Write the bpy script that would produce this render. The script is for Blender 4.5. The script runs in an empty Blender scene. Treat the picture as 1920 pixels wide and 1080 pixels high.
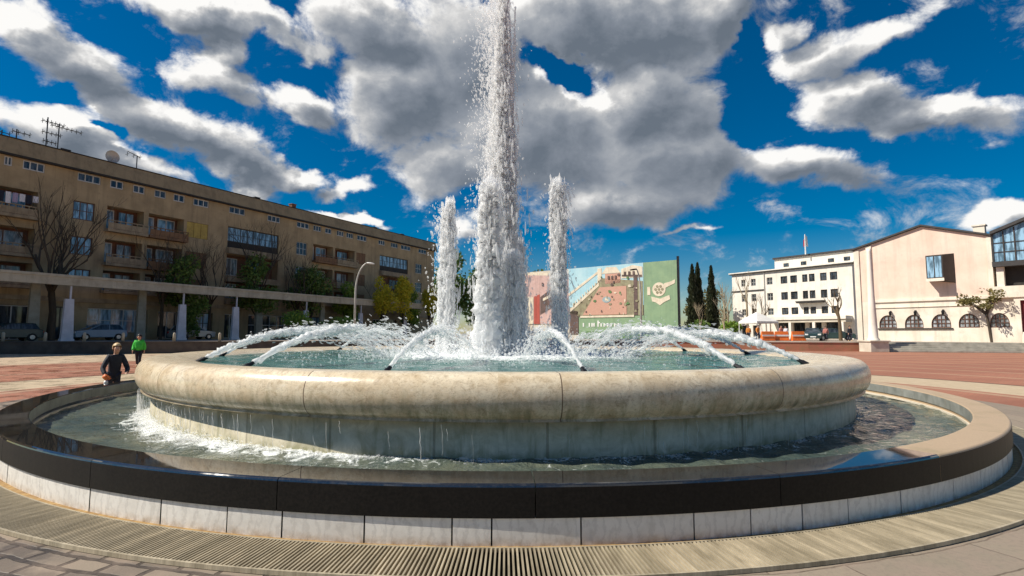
import bpy, math, random
import numpy as np
from mathutils import Vector, Matrix
R = math.radians
PI = math.pi
random.seed(7)
rng = np.random.default_rng(11)
scene = bpy.context.scene
COL = scene.collection

# ------------------------------------------------------------------ camera
cam_d = bpy.data.cameras.new("camera")
cam = bpy.data.objects.new("camera", cam_d)
COL.objects.link(cam)
cam_d.sensor_width = 36.0
cam_d.lens = 18.785
cam_d.clip_start = 0.05
cam_d.clip_end = 3000
cam.matrix_world = (Matrix.Translation((0, 0, 1.6)) @ Matrix.Rotation(PI / 2 + 0.0854, 4, 'X')
                    @ Matrix.Rotation(0.0029, 4, 'Z'))
scene.camera = cam
scene.render.resolution_x, scene.render.resolution_y = 1024, 576

# ------------------------------------------------------------------ exposure, sun
scene.view_settings.view_transform = 'Standard'
scene.view_settings.look = 'None'
scene.view_settings.gamma = 1.0
scene.view_settings.exposure = 0.30
SUN_EL = R(46)
SUN_DIR = Vector((-0.988 * math.cos(SUN_EL), -0.155 * math.cos(SUN_EL), math.sin(SUN_EL))).normalized()
sl = bpy.data.lights.new("sun", 'SUN')
sl.energy = 5.0
sl.angle = R(0.5)
sl.color = (1.0, 0.93, 0.81)
sun = bpy.data.objects.new("sun", sl)
COL.objects.link(sun)
sun.rotation_euler = SUN_DIR.to_track_quat('Z', 'Y').to_euler()


class NT:
    """small helper to write node trees"""
    def __init__(s, tree):
        s.t = tree

    def n(s, typ, ins=None, **props):
        nd = s.t.nodes.new(typ)
        for k, v in props.items():
            setattr(nd, k, v)
        for k, v in (ins or {}).items():
            s.set(nd.inputs[k], v)
        return nd

    def set(s, sock, v):
        if isinstance(v, bpy.types.NodeSocket):
            s.t.links.new(v, sock)
        elif isinstance(v, bpy.types.Node):
            s.t.links.new(v.outputs[0], sock)
        else:
            if sock.type == 'RGBA' and hasattr(v, '__len__') and len(v) == 3:
                v = (*v, 1)
            sock.default_value = v

    def m(s, op, a, b=0.0, clamp=False):
        nd = s.t.nodes.new('ShaderNodeMath')
        nd.operation = op
        nd.use_clamp = clamp
        s.set(nd.inputs[0], a)
        s.set(nd.inputs[1], b)
        return nd.outputs[0]

    def v(s, op, a, b=(0, 0, 0), out=0):
        nd = s.t.nodes.new('ShaderNodeVectorMath')
        nd.operation = op
        s.set(nd.inputs[0], a)
        if op == 'SCALE':
            s.set(nd.inputs['Scale'], b)
        else:
            s.set(nd.inputs[1], b)
        return nd.outputs[out]

    def mr(s, x, a, b, c=0.0, d=1.0, smooth=False):
        nd = s.t.nodes.new('ShaderNodeMapRange')
        nd.interpolation_type = 'SMOOTHSTEP' if smooth else 'LINEAR'
        for i, q in enumerate((x, a, b, c, d)):
            s.set(nd.inputs[i], q)
        return nd.outputs[0]

    def mix(s, f, a, b, blend='MIX'):
        nd = s.t.nodes.new('ShaderNodeMix')
        nd.data_type = 'RGBA'
        nd.blend_type = blend
        s.set(nd.inputs[0], f)
        s.set(nd.inputs[6], a)
        s.set(nd.inputs[7], b)
        return nd.outputs[2]

    def noise(s, vec, scale, detail=4, rough=0.55, dist=0.0, out=0):
        nd = s.n('ShaderNodeTexNoise', {'Scale': scale, 'Detail': detail, 'Roughness': rough, 'Distortion': dist})
        if vec is not None:
            s.set(nd.inputs['Vector'], vec)
        return nd.outputs[out]


# ------------------------------------------------------------------ world: sky with broken cumulus
world = bpy.data.worlds.new("World")
scene.world = world
world.use_nodes = True
wt = world.node_tree
wt.nodes.clear()

# clouds as ellipses of (azimuth, elevation) in radians: az, el, r_az, r_el, tilt, weight
CLOUDS = [(-0.267, 0.524, 0.163, 0.065, -0.023, 1.0), (-0.205, 0.422, 0.149, 0.113, 0.08, 1.0), (-0.084, 0.489, 0.206, 0.134, 0.037, 1.0), (0.04, 0.358, 0.244, 0.12, -0.168, 1.0), (0.195, 0.532, 0.331, 0.088, -0.082, 1.15), (0.242, 0.402, 0.166, 0.105, -0.085, 1.0), (0.288, 0.309, 0.188, 0.1, -0.082, 1.0), (0.21, 0.249, 0.222, 0.062, 0.038, 1.0), (0.488, 0.278, 0.146, 0.046, -0.226, 0.9), (-0.123, 0.318, 0.121, 0.075, 0.039, 0.9), (0.377, 0.517, 0.11, 0.061, -0.166, 1.0),
          (-0.713, 0.389, 0.109, 0.048, -0.221, 1.0), (-0.767, 0.412, 0.052, 0.039, 0.343, 0.9), (-0.576, 0.327, 0.162, 0.048, -0.293, 1.0), (-0.737, 0.297, 0.107, 0.043, 0.036, 1.0), (-0.668, 0.265, 0.162, 0.039, -0.227, 1.0), (-0.498, 0.291, 0.093, 0.039, -0.324, 1.0),
          (-0.555, 0.489, 0.111, 0.034, 0.005, 1.0), (-0.529, 0.45, 0.048, 0.034, 0.228, 0.8), (-0.458, 0.5, 0.073, 0.024, -0.112, 0.7), (-0.527, 0.408, 0.097, 0.031, -0.146, 0.8), (-0.392, 0.388, 0.076, 0.037, -0.284, 0.95), (-0.486, 0.388, 0.071, 0.021, -0.17, 0.6), (-0.397, 0.274, 0.078, 0.023, 0.022, 0.9), (-0.306, 0.264, 0.056, 0.026, 0.254, 0.85), (-0.467, 0.248, 0.041, 0.017, 0.123, 0.8), (-0.291, 0.207, 0.083, 0.011, -0.204, 0.9), (-0.369, 0.478, 0.05, 0.032, 0.159, 0.7), (-0.396, 0.485, 0.023, 0.038, 0.466, 0.6),
          (0.657, 0.32, 0.154, 0.033, -0.28, 0.95), (0.584, 0.363, 0.093, 0.044, -0.026, 0.9), (0.546, 0.43, 0.073, 0.044, 0.133, 0.8), (0.631, 0.445, 0.085, 0.036, 0.095, 0.8), (0.505, 0.477, 0.045, 0.033, 0.206, 0.75), (0.756, 0.163, 0.07, 0.031, 0.042, 0.9), (-0.101, 0.194, 0.05, 0.027, 0.022, 0.6), (0.331, 0.185, 0.063, 0.009, -0.059, 0.5),
          # clouds outside the photograph, so that light and reflections come from a sky of the same kind
          (-1.5, 0.45, 0.25, 0.10, 0.1, 1.0), (-1.15, 0.7, 0.22, 0.12, -0.2, 0.9), (1.3, 0.35, 0.3, 0.09, 0.1, 1.0), (1.9, 0.6, 0.3, 0.15, 0.0, 1.0), (2.7, 0.4, 0.35, 0.12, 0.1, 1.0), (-2.3, 0.5, 0.35, 0.15, -0.1, 1.0), (0.3, 0.9, 0.5, 0.15, 0.1, 1.0), (-0.5, 0.95, 0.3, 0.12, 0.2, 0.9)]
HOLES = [(0.092, 0.477, 0.079, 0.031, -0.551, 1.3), (0.43, 0.388, 0.065, 0.058, -0.156, 0.9), (0.45, 0.473, 0.02, 0.04, -0.032, 0.9), (-0.719, 0.342, 0.023, 0.01, -0.041, 0.8), (-0.658, 0.308, 0.023, 0.008, -0.085, 0.8)]

grp = bpy.data.node_groups.new("cloud_density", 'ShaderNodeTree')
grp.interface.new_socket("P", in_out='INPUT', socket_type='NodeSocketVector')
grp.interface.new_socket("Density", in_out='OUTPUT', socket_type='NodeSocketFloat')
grp.interface.new_socket("Body", in_out='OUTPUT', socket_type='NodeSocketFloat')
g = NT(grp)
gi = grp.nodes.new('NodeGroupInput')
go = grp.nodes.new('NodeGroupOutput')
P = gi.outputs[0]
st = g.v('MULTIPLY', P, (1.0, 1.35, 1.0))
w1 = g.v('SUBTRACT', g.noise(st, 7.0, 3, 0.5, out=1), (0.5, 0.5, 0.5))
w2 = g.v('SUBTRACT', g.noise(st, 24.0, 4, 0.6, out=1), (0.5, 0.5, 0.5))
Pw = g.v('ADD', P, g.v('ADD', g.v('MULTIPLY', w1, (0.15, 0.09, 0)), g.v('MULTIPLY', w2, (0.05, 0.035, 0))))


def ellipse(c):
    mp = g.n('ShaderNodeMapping', {'Vector': Pw, 'Location': (c[0], c[1], 0), 'Rotation': (0, 0, c[4]), 'Scale': (c[2] * 1.36, c[3] * 1.36, 1)}, vector_type='TEXTURE')
    ln = g.v('LENGTH', mp.outputs[0], out=1)
    return g.mr(ln, 1.0, 0.0, 0.0, c[5], smooth=True)


acc = None
for c in CLOUDS:
    e = ellipse(c)
    if acc is None:
        acc = e
    else:
        nd = grp.nodes.new('ShaderNodeMath')
        nd.operation = 'SMOOTH_MAX'
        g.set(nd.inputs[0], acc); g.set(nd.inputs[1], e); nd.inputs[2].default_value = 0.25
        acc = nd.outputs[0]
for c in HOLES:
    acc = g.m('SUBTRACT', acc, ellipse(c))
f1 = g.noise(st, 10.0, 10, 0.66, 0.35)
den = g.m('ADD', acc, g.m('MULTIPLY', g.m('SUBTRACT', f1, 0.5), 1.3))
g.set(go.inputs[0], den)
g.set(go.inputs[1], g.m('ADD', acc, g.m('MULTIPLY', g.m('SUBTRACT', g.noise(st, 4.0, 4, 0.5), 0.5), 1.0)))

w = NT(wt)
tc = w.n('ShaderNodeTexCoord')
dirn = w.v('NORMALIZE', tc.outputs['Generated'])
sx = w.n('ShaderNodeSeparateXYZ', {0: dirn})
az = w.m('ARCTAN2', sx.outputs[0], sx.outputs[1])
el = w.m('ARCSINE', sx.outputs[2])
pv = w.n('ShaderNodeCombineXYZ', {0: az, 1: el, 2: 0.0}).outputs[0]


def dens(p):
    nd = wt.nodes.new('ShaderNodeGroup')
    nd.node_tree = grp
    w.set(nd.inputs[0], p)
    return nd.outputs


D0 = dens(pv)
d0 = D0[0]
D1 = dens(w.v('ADD', pv, (-0.028, 0.024, 0)))
d1 = D1[0]
alpha = w.mr(d0, 0.20, 0.58, smooth=True)
slope = w.m('SUBTRACT', d0, d1)                       # > 0 on the side towards the sun
thick = w.mr(D0[1], 0.30, 1.15)
big = w.m('SUBTRACT', D0[1], D1[1])
lit = w.m('ADD', w.m('MULTIPLY', slope, 0.46), w.m('SUBTRACT', w.m('ADD', 0.66, w.m('MULTIPLY', big, 1.1)), w.m('MULTIPLY', thick, 0.66)), clamp=True)
lit = w.m('ADD', lit, w.m('MULTIPLY', w.mr(d0, 0.75, 0.35), 0.16), clamp=True)
ramp = w.n('ShaderNodeValToRGB', {0: lit})
cr = ramp.color_ramp
cr.elements[0].position, cr.elements[0].color = 0.0, (0.115, 0.14, 0.175, 1)
cr.elements[1].position, cr.elements[1].color = 1.0, (0.80, 0.79, 0.77, 1)
for p_, c_ in ((0.3, (0.20, 0.225, 0.265, 1)), (0.55, (0.30, 0.32, 0.35, 1)), (0.8, (0.52, 0.52, 0.52, 1))):
    k = cr.elements.new(p_); k.color = c_
sky = w.n('ShaderNodeTexSky')
sky.sky_type = 'NISHITA'
sky.sun_disc = False
sky.sun_elevation = SUN_EL
sky.sun_rotation = math.atan2(SUN_DIR.x, SUN_DIR.y)
sky.air_density = 1.0
sky.dust_density = 0.2
sky.ozone_density = 3.0
hs = w.n('ShaderNodeHueSaturation', {'Saturation': 1.75, 'Value': 0.70, 'Color': sky.outputs[0]})
bg1 = w.n('ShaderNodeBackground', {'Color': hs.outputs[0], 'Strength': 0.085})
bg2 = w.n('ShaderNodeBackground', {'Color': ramp.outputs[0], 'Strength': 1.0})
ms = w.n('ShaderNodeMixShader', {0: alpha, 1: bg1.outputs[0], 2: bg2.outputs[0]})
wo = w.n('ShaderNodeOutputWorld', {0: ms.outputs[0]})

# ------------------------------------------------------------------ materials
MATS = {}


def newmat(name):
    m = bpy.data.materials.new(name)
    m.use_nodes = True
    m.node_tree.nodes.clear()
    t = NT(m.node_tree)
    out = t.n('ShaderNodeOutputMaterial')
    MATS[name] = m
    return m, t, out


def pbr(t, out, col, rough=0.6, metal=0.0, spec=0.5, normal=None, **kw):
    b = t.n('ShaderNodeBsdfPrincipled', {'Base Color': col, 'Roughness': rough, 'Metallic': metal, 'Specular IOR Level': spec})
    for k, v in kw.items():
        t.set(b.inputs[k], v)
    if normal is not None:
        t.set(b.inputs['Normal'], normal)
    t.set(out.inputs[0], b.outputs[0])
    return b


def bump(t, h, strength=0.3, dist=0.02):
    return t.n('ShaderNodeBump', {'Height': h, 'Strength': strength, 'Distance': dist}).outputs[0]


def simple(name, c1, c2=None, scale=3.0, rough=0.6, metal=0.0, bmp=0.0, spec=0.5, streak=False, detail=6, stain=0.0):
    m, t, out = newmat(name)
    c2 = c2 or tuple(x * 0.75 for x in c1)
    tcn = t.n('ShaderNodeTexCoord').outputs['Object']
    vec = t.v('MULTIPLY', tcn, (1, 1, 0.15)) if streak else tcn
    nz = t.noise(vec, scale, detail, 0.6)
    col = t.mix(t.mr(nz, 0.35, 0.65), c2, c1)
    if stain:
        s1 = t.noise(t.v('MULTIPLY', tcn, (1.6, 1.6, 0.10)), 1.0, 8, 0.7)
        s2 = t.noise(tcn, 0.9, 8, 0.75)
        col = t.mix(t.m('MULTIPLY', t.mr(s1, 0.48, 0.68), stain), col, tuple(x * 0.45 for x in c2))
        col = t.mix(t.mr(s2, 0.54, 0.66, 0, stain), col, tuple(x * 0.62 for x in c2))
    pbr(t, out, col, rough, metal, spec, bump(t, nz, bmp, 0.02) if bmp else None)
    return m


def foliage(name, c1, c2, trans=0.3):
    m, t, out = newmat(name)
    ge = t.n('ShaderNodeNewGeometry')
    col = t.mix(ge.outputs['Random Per Island'], c1, c2)
    b = t.n('ShaderNodeBsdfPrincipled', {'Base Color': col, 'Roughness': 0.55, 'Specular IOR Level': 0.3})
    tr = t.n('ShaderNodeBsdfTranslucent', {'Color': col})
    mx = t.n('ShaderNodeMixShader', {0: trans, 1: b.outputs[0], 2: tr.outputs[0]})
    t.set(out.inputs[0], mx.outputs[0])
    return m


simple('stucco_tan', (0.46, 0.35, 0.205), (0.33, 0.25, 0.145), 0.5, 0.9, bmp=0.15, stain=0.5)
simple('roof_tan', (0.39, 0.30, 0.175), (0.28, 0.215, 0.125), 0.9, 0.9, bmp=0.1, stain=0.5)
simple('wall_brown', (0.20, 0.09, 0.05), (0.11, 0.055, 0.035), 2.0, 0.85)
simple('balcony_concrete', (0.40, 0.32, 0.21), (0.26, 0.20, 0.13), 1.5, 0.85, stain=0.5)
simple('dark_trim', (0.03, 0.025, 0.02), (0.015, 0.012, 0.01), 3, 0.7)
simple('white_frame', (0.62, 0.62, 0.6), (0.5, 0.5, 0.48), 2, 0.5)
simple('dark_frame', (0.05, 0.04, 0.035), (0.03, 0.025, 0.02), 2, 0.5)
simple('brown_frame', (0.14, 0.06, 0.035), (0.09, 0.04, 0.025), 2, 0.55)
simple('shutter_yellow', (0.5, 0.36, 0.08), (0.36, 0.25, 0.06), 2, 0.7)
simple('shutter_brown', (0.24, 0.13, 0.06), (0.17, 0.09, 0.045), 2, 0.75)
simple('pink_stucco', (0.84, 0.67, 0.555), (0.74, 0.56, 0.45), 0.5, 0.9, bmp=0.1, stain=0.28)
simple('cream_stucco', (0.84, 0.77, 0.66), (0.72, 0.63, 0.51), 0.5, 0.9, bmp=0.1, stain=0.36)
simple('white_stucco', (0.85, 0.80, 0.72), (0.76, 0.70, 0.61), 0.4, 0.9, stain=0.3)
simple('dark_roof', (0.05, 0.045, 0.045), (0.03, 0.03, 0.03), 2, 0.7)
simple('pale_metal', (0.55, 0.54, 0.5), (0.4, 0.39, 0.36), 2, 0.5, metal=0.2)
simple('canopy_paint', (0.52, 0.46, 0.35), (0.40, 0.34, 0.25), 1.2, 0.7, stain=0.4)
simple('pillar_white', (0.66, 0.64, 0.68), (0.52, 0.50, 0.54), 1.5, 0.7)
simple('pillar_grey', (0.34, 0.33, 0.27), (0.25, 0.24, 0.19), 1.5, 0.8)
simple('dark_stone', (0.10, 0.08, 0.065), (0.055, 0.04, 0.035), 1.5, 0.85, bmp=0.2)
simple('grey_stone', (0.50, 0.47, 0.40), (0.32, 0.30, 0.25), 1.5, 0.8, bmp=0.2)
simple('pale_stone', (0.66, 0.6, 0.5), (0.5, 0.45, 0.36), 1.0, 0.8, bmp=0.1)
simple('black_rubber', (0.02, 0.02, 0.02), (0.012, 0.012, 0.012), 4, 0.8)
simple('black_metal', (0.025, 0.025, 0.028), (0.015, 0.015, 0.016), 4, 0.4, metal=0.5)
simple('antenna_metal', (0.06, 0.07, 0.08), (0.04, 0.045, 0.05), 4, 0.5, metal=0.3)
simple('car_blue', (0.20, 0.29, 0.38), (0.17, 0.25, 0.33), 1, 0.3, spec=0.6)
simple('car_silver', (0.42, 0.43, 0.42), (0.37, 0.38, 0.37), 1, 0.3, metal=0.3)
simple('car_dark', (0.03, 0.06, 0.06), (0.02, 0.04, 0.04), 1, 0.25, spec=0.6)
simple('rim_metal', (0.5, 0.5, 0.5), (0.35, 0.35, 0.35), 4, 0.3, metal=0.8)
simple('lamp_white', (0.85, 0.85, 0.82), (0.75, 0.75, 0.72), 4, 0.3)
simple('red_panel', (0.20, 0.015, 0.015), (0.13, 0.01, 0.012), 2, 0.6)
simple('orange_plastic', (0.80, 0.20, 0.03), (0.62, 0.12, 0.02), 4, 0.5)
simple('white_canvas', (0.82, 0.8, 0.76), (0.72, 0.7, 0.66), 2, 0.8)
simple('flag_red', (0.6, 0.05, 0.04), (0.5, 0.04, 0.03), 3, 0.7)
simple('skin', (0.62, 0.36, 0.24), (0.55, 0.30, 0.2), 20, 0.5)
simple('hair_blond', (0.68, 0.48, 0.26), (0.50, 0.33, 0.16), 30, 0.6)
simple('hair_dark', (0.03, 0.02, 0.016), (0.02, 0.013, 0.01), 30, 0.5)
simple('cloth_black', (0.018, 0.02, 0.03), (0.01, 0.011, 0.018), 14, 0.75, bmp=0.3)
simple('cloth_green', (0.05, 0.62, 0.05), (0.03, 0.45, 0.035), 10, 0.6, bmp=0.3)
simple('cloth_navy', (0.02, 0.025, 0.05), (0.013, 0.016, 0.03), 12, 0.8, bmp=0.3)
simple('cloth_pink', (0.62, 0.25, 0.2), (0.5, 0.18, 0.15), 10, 0.8)
simple('cloth_orange', (0.75, 0.28, 0.05), (0.6, 0.2, 0.03), 10, 0.8)
simple('cloth_lilac', (0.45, 0.38, 0.52), (0.34, 0.28, 0.42), 10, 0.8)
simple('cloth_white', (0.75, 0.74, 0.78), (0.62, 0.62, 0.66), 10, 0.8)
simple('shoe_tan', (0.55, 0.45, 0.2), (0.4, 0.32, 0.14), 10, 0.7)
simple('bark_dark', (0.085, 0.065, 0.045), (0.045, 0.035, 0.025), 6, 0.9, bmp=0.4, streak=True)
simple('bark_pale', (0.50, 0.42, 0.28), (0.26, 0.2, 0.13), 3, 0.9, bmp=0.3, streak=True)
simple('twig_brown', (0.16, 0.11, 0.06), (0.1, 0.07, 0.04), 6, 0.9)
simple('mural_sky', (0.48, 0.70, 0.76), (0.34, 0.60, 0.70), 0.6, 0.6, stain=0.2, detail=9)
simple('mural_green', (0.27, 0.40, 0.23), (0.21, 0.33, 0.20), 0.8, 0.6, stain=0.3, detail=9)
simple('mural_dark_green', (0.14, 0.26, 0.09), (0.10, 0.2, 0.08), 2.2, 0.6, stain=0.45, detail=9)
simple('mural_olive', (0.34, 0.33, 0.2), (0.26, 0.22, 0.14), 2.5, 0.6, stain=0.45, detail=9)
simple('mural_cream', (0.82, 0.74, 0.58), (0.7, 0.6, 0.46), 2.0, 0.6, stain=0.45, detail=9)
simple('mural_pink', (0.66, 0.46, 0.42), (0.55, 0.36, 0.32), 1.4, 0.6, stain=0.45, detail=9)
simple('mural_dark', (0.16, 0.1, 0.09), (0.1, 0.07, 0.06), 2.0, 0.6, stain=0.45, detail=9)
simple('mural_red', (0.5, 0.1, 0.07), (0.4, 0.08, 0.06), 2.0, 0.6, stain=0.45, detail=9)
simple('mural_blue_grey', (0.42, 0.5, 0.52), (0.3, 0.4, 0.42), 2.0, 0.6, stain=0.45, detail=9)
foliage('leaf_dark', (0.07, 0.14, 0.03), (0.19, 0.27, 0.06))
foliage('leaf_mid', (0.13, 0.25, 0.04), (0.32, 0.42, 0.07))
foliage('leaf_yellow', (0.42, 0.42, 0.03), (0.74, 0.58, 0.05), 0.4)
foliage('leaf_cypress', (0.012, 0.022, 0.008), (0.04, 0.045, 0.016), 0.1)
foliage('leaf_olive', (0.10, 0.10, 0.03), (0.26, 0.22, 0.08))

# brick printed on the hoarding
m, t, out = newmat('mural_brick')
tcn = t.n('ShaderNodeTexCoord').outputs['Object']
br = t.n('ShaderNodeTexBrick', {'Vector': t.n('ShaderNodeMapping', {'Vector': tcn, 'Rotation': (PI / 2, 0, 0)}).outputs[0], 'Color1': (0.60, 0.33, 0.25), 'Color2': (0.52, 0.27, 0.2), 'Mortar': (0.6, 0.4, 0.3), 'Scale': 2.2, 'Mortar Size': 0.02})
pbr(t, out, t.mix(t.mr(t.noise(tcn, 0.6, 4), 0.3, 0.7), br.outputs[0], (0.6, 0.34, 0.25)), 0.6)

# window glass
for nm, c in (('glass_dark', (0.02, 0.025, 0.03)), ('glass_blue', (0.10, 0.17, 0.23)), ('glass_grey', (0.14, 0.15, 0.16))):
    m, t, out = newmat(nm)
    tcn = t.n('ShaderNodeTexCoord').outputs['Object']
    nz = t.noise(t.v('MULTIPLY', tcn, (3, 1, 0.6)), 1.3, 3)
    pbr(t, out, t.mix(t.mr(nz, 0.42, 0.6), c, tuple(min(1, x * 3.0 + 0.02) for x in c)), 0.08, spec=0.6)

# white marble slabs of the outer wall
m, t, out = newmat('white_marble')
tcn = t.n('ShaderNodeTexCoord').outputs['Object']
ge = t.n('ShaderNodeNewGeometry')
off = t.n('ShaderNodeCombineXYZ', {0: t.m('MULTIPLY', ge.outputs['Random Per Island'], 37.0), 1: t.m('MULTIPLY', ge.outputs['Random Per Island'], 11.0), 2: 0.0}).outputs[0]
v = t.v('ADD', tcn, off)
wv = t.n('ShaderNodeTexWave', {'Vector': t.v('MULTIPLY', v, (1, 1, 0.6)), 'Scale': 3.4, 'Distortion': 14.0, 'Detail': 7.0, 'Detail Scale': 1.4, 'Detail Roughness': 0.65})
vein = t.mr(wv.outputs[1], 0.55, 1.0)
n1 = t.noise(v, 6.0, 8, 0.7)
col = t.mix(t.m('MULTIPLY', vein, 0.34), (0.86, 0.83, 0.77), (0.46, 0.44, 0.41))
col = t.mix(t.mr(n1, 0.45, 0.75, 0, 0.5), col, (0.52, 0.48, 0.42))
sz = t.n('ShaderNodeSeparateXYZ', {0: tcn}).outputs[2]
stain = t.m('MULTIPLY', t.mr(sz, 0.075, 0.0), t.mr(t.noise(tcn, 9, 6, 0.7), 0.4, 0.7))
col = t.mix(stain, col, (0.30, 0.18, 0.06))
col = t.mix(t.mr(ge.outputs['Random Per Island'], 0, 1, 0, 0.22), col, (0.5, 0.46, 0.42))
pbr(t, out, col, 0.42, normal=bump(t, n1, 0.15, 0.01))

# mottled beige marble of the bowl, with joints and wet sheen
m, t, out = newmat('beige_marble')
tcn = t.n('ShaderNodeTexCoord').outputs['Object']
sp = t.n('ShaderNodeSeparateXYZ', {0: tcn})
ang = t.m('ARCTAN2', sp.outputs[0], sp.outputs[1])
seg = t.m('MULTIPLY', t.m('ADD', ang, 4.02), 16 / (2 * PI))
fr = t.m('FRACT', seg)
joint = t.m('GREATER_THAN', t.m('ABSOLUTE', t.m('SUBTRACT', fr, 0.5)), 0.4978)
cell = t.m('FLOOR', seg)
v = t.v('ADD', tcn, t.n('ShaderNodeCombineXYZ', {0: t.m('MULTIPLY', cell, 5.3), 1: t.m('MULTIPLY', cell, 3.1), 2: cell}).outputs[0])
n1 = t.noise(v, 2.2, 8, 0.65, 0.6)
n2 = t.noise(v, 9.0, 8, 0.72, 1.2)
wv = t.n('ShaderNodeTexWave', {'Vector': t.v('MULTIPLY', v, (1, 1, 1.6)), 'Scale': 0.9, 'Distortion': 14.0, 'Detail': 6.0, 'Detail Scale': 1.6, 'Detail Roughness': 0.7})
col = t.mix(t.mr(n1, 0.35, 0.68), (0.80, 0.70, 0.52), (0.60, 0.47, 0.30))
col = t.mix(t.mr(n2, 0.52, 0.72, 0, 0.8), col, (0.30, 0.22, 0.135))
col = t.mix(t.mr(n2, 0.42, 0.28, 0, 0.6), col, (0.80, 0.74, 0.62))
col = t.mix(t.mr(wv.outputs[1], 0.9, 1.0, 0, 0.16), col, (0.24, 0.16, 0.09))
n4 = t.noise(t.v('MULTIPLY', v, (1, 1, 2.2)), 19.0, 8, 0.75, 1.6)
col = t.mix(t.mr(n4, 0.52, 0.68, 0, 0.8), col, (0.30, 0.22, 0.13))
blot = t.noise(v, 4.2, 7, 0.7, 0.8)
col = t.mix(t.mr(blot, 0.52, 0.68, 0, 0.62), col, (0.40, 0.29, 0.16))
drip = t.noise(t.n('ShaderNodeCombineXYZ', {0: t.m('MULTIPLY', ang, 60.0), 1: t.m('MULTIPLY', sp.outputs[2], 2.2), 2: 0.0}).outputs[0], 1.0, 6, 0.65)
col = t.mix(t.m('MULTIPLY', t.mr(drip, 0.46, 0.68), t.mr(sp.outputs[2], 1.05, 0.72)), col, (0.27, 0.235, 0.13))
col = t.mix(joint, col, (0.16, 0.11, 0.07))
pbr(t, out, col, t.mr(n1, 0.3, 0.7, 0.16, 0.34), spec=0.5, normal=bump(t, n2, 0.18, 0.015))

# streaked, green-stained drum under the bowl
m, t, out = newmat('stained_marble')
tcn = t.n('ShaderNodeTexCoord').outputs['Object']
sp = t.n('ShaderNodeSeparateXYZ', {0: tcn})
ang = t.m('ARCTAN2', sp.outputs[0], sp.outputs[1])
cyl = t.n('ShaderNodeCombineXYZ', {0: t.m('MULTIPLY', ang, 7.2), 1: t.m('MULTIPLY', sp.outputs[2], 1.0), 2: 0.0}).outputs[0]
stv = t.v('MULTIPLY', cyl, (5.0, 0.8, 1))
n1 = t.noise(stv, 1.6, 8, 0.65)
n2 = t.noise(cyl, 3.0, 8, 0.7, 1.0)
fr = t.m('FRACT', t.m('MULTIPLY', t.m('ADD', ang, 4.09), 36 / (2 * PI)))
joint = t.m('GREATER_THAN', t.m('ABSOLUTE', t.m('SUBTRACT', fr, 0.5)), 0.488)
col = t.mix(t.mr(n2, 0.35, 0.65), (0.66, 0.60, 0.46), (0.44, 0.39, 0.27))
col = t.mix(t.mr(n1, 0.5, 0.72, 0, 0.75), col, (0.20, 0.19, 0.095))
col = t.mix(t.m('MULTIPLY', t.mr(sp.outputs[2], 0.34, 0.18), t.mr(n2, 0.3, 0.6)), col, (0.12, 0.14, 0.04))
col = t.mix(t.m('MULTIPLY', joint, 0.45), col, (0.12, 0.1, 0.06))
pbr(t, out, col, 0.5, spec=0.3, normal=bump(t, n1, 0.25, 0.02))

# black granite coping, polished and wet / tan when dry
m, t, out = newmat('black_granite')
tcn = t.n('ShaderNodeTexCoord').outputs['Object']
n1 = t.noise(tcn, 60.0, 4, 0.8)
n2 = t.noise(tcn, 1.5, 6, 0.6)
col = t.mix(t.mr(n1, 0.5, 0.75), (0.016, 0.016, 0.015), (0.055, 0.052, 0.048))
col = t.mix(t.mr(n2, 0.5, 0.8, 0, 0.5), col, (0.04, 0.034, 0.027))
pbr(t, out, col, t.mr(n2, 0.5, 0.68, 0.025, 0.10), spec=0.5, normal=bump(t, t.noise(tcn, 3.0, 3), 0.015, 0.01), IOR=2.1)
simple('granite_face', (0.018, 0.016, 0.014), (0.009, 0.0085, 0.008), 40, 0.45, spec=0.16, detail=3, stain=0.3)
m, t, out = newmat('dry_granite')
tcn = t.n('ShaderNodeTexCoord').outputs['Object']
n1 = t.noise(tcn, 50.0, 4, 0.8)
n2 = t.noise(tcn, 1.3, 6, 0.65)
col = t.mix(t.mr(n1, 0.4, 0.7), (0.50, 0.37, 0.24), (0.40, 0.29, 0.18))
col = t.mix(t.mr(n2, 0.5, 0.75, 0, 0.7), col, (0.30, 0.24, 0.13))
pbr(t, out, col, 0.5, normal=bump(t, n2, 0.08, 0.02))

simple('inner_stone', (0.30, 0.31, 0.29), (0.17, 0.18, 0.165), 3.0, 0.5, stain=0.5)
simple('gutter_algae', (0.42, 0.27, 0.10), (0.22, 0.12, 0.04), 12, 0.8, bmp=0.4)
simple('gutter_dark', (0.010, 0.009, 0.008), (0.006, 0.006, 0.005), 5, 0.95, spec=0.08)
m, t, out = newmat('grate_metal')
tcn = t.n('ShaderNodeTexCoord').outputs['Object']
sp = t.n('ShaderNodeSeparateXYZ', {0: tcn})
ang = t.m('ARCTAN2', sp.outputs[0], sp.outputs[1])
ge = t.n('ShaderNodeNewGeometry')
cell = t.n('ShaderNodeCombineXYZ', {0: t.m('MULTIPLY', ang, 60.0), 1: t.v('LENGTH', t.v('MULTIPLY', tcn, (1, 1, 0)), out=1), 2: 0.0}).outputs[0]
grp_n = t.noise(cell, 1.3, 6, 0.75)
col = t.mix(t.mr(grp_n, 0.36, 0.64), (0.27, 0.225, 0.15), (0.60, 0.51, 0.36))
col = t.mix(t.mr(ge.outputs['Random Per Island'], 0.0, 1.0, 0.0, 0.65), col, (0.26, 0.22, 0.15))
pbr(t, out, col, 0.5, metal=0.1)

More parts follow.
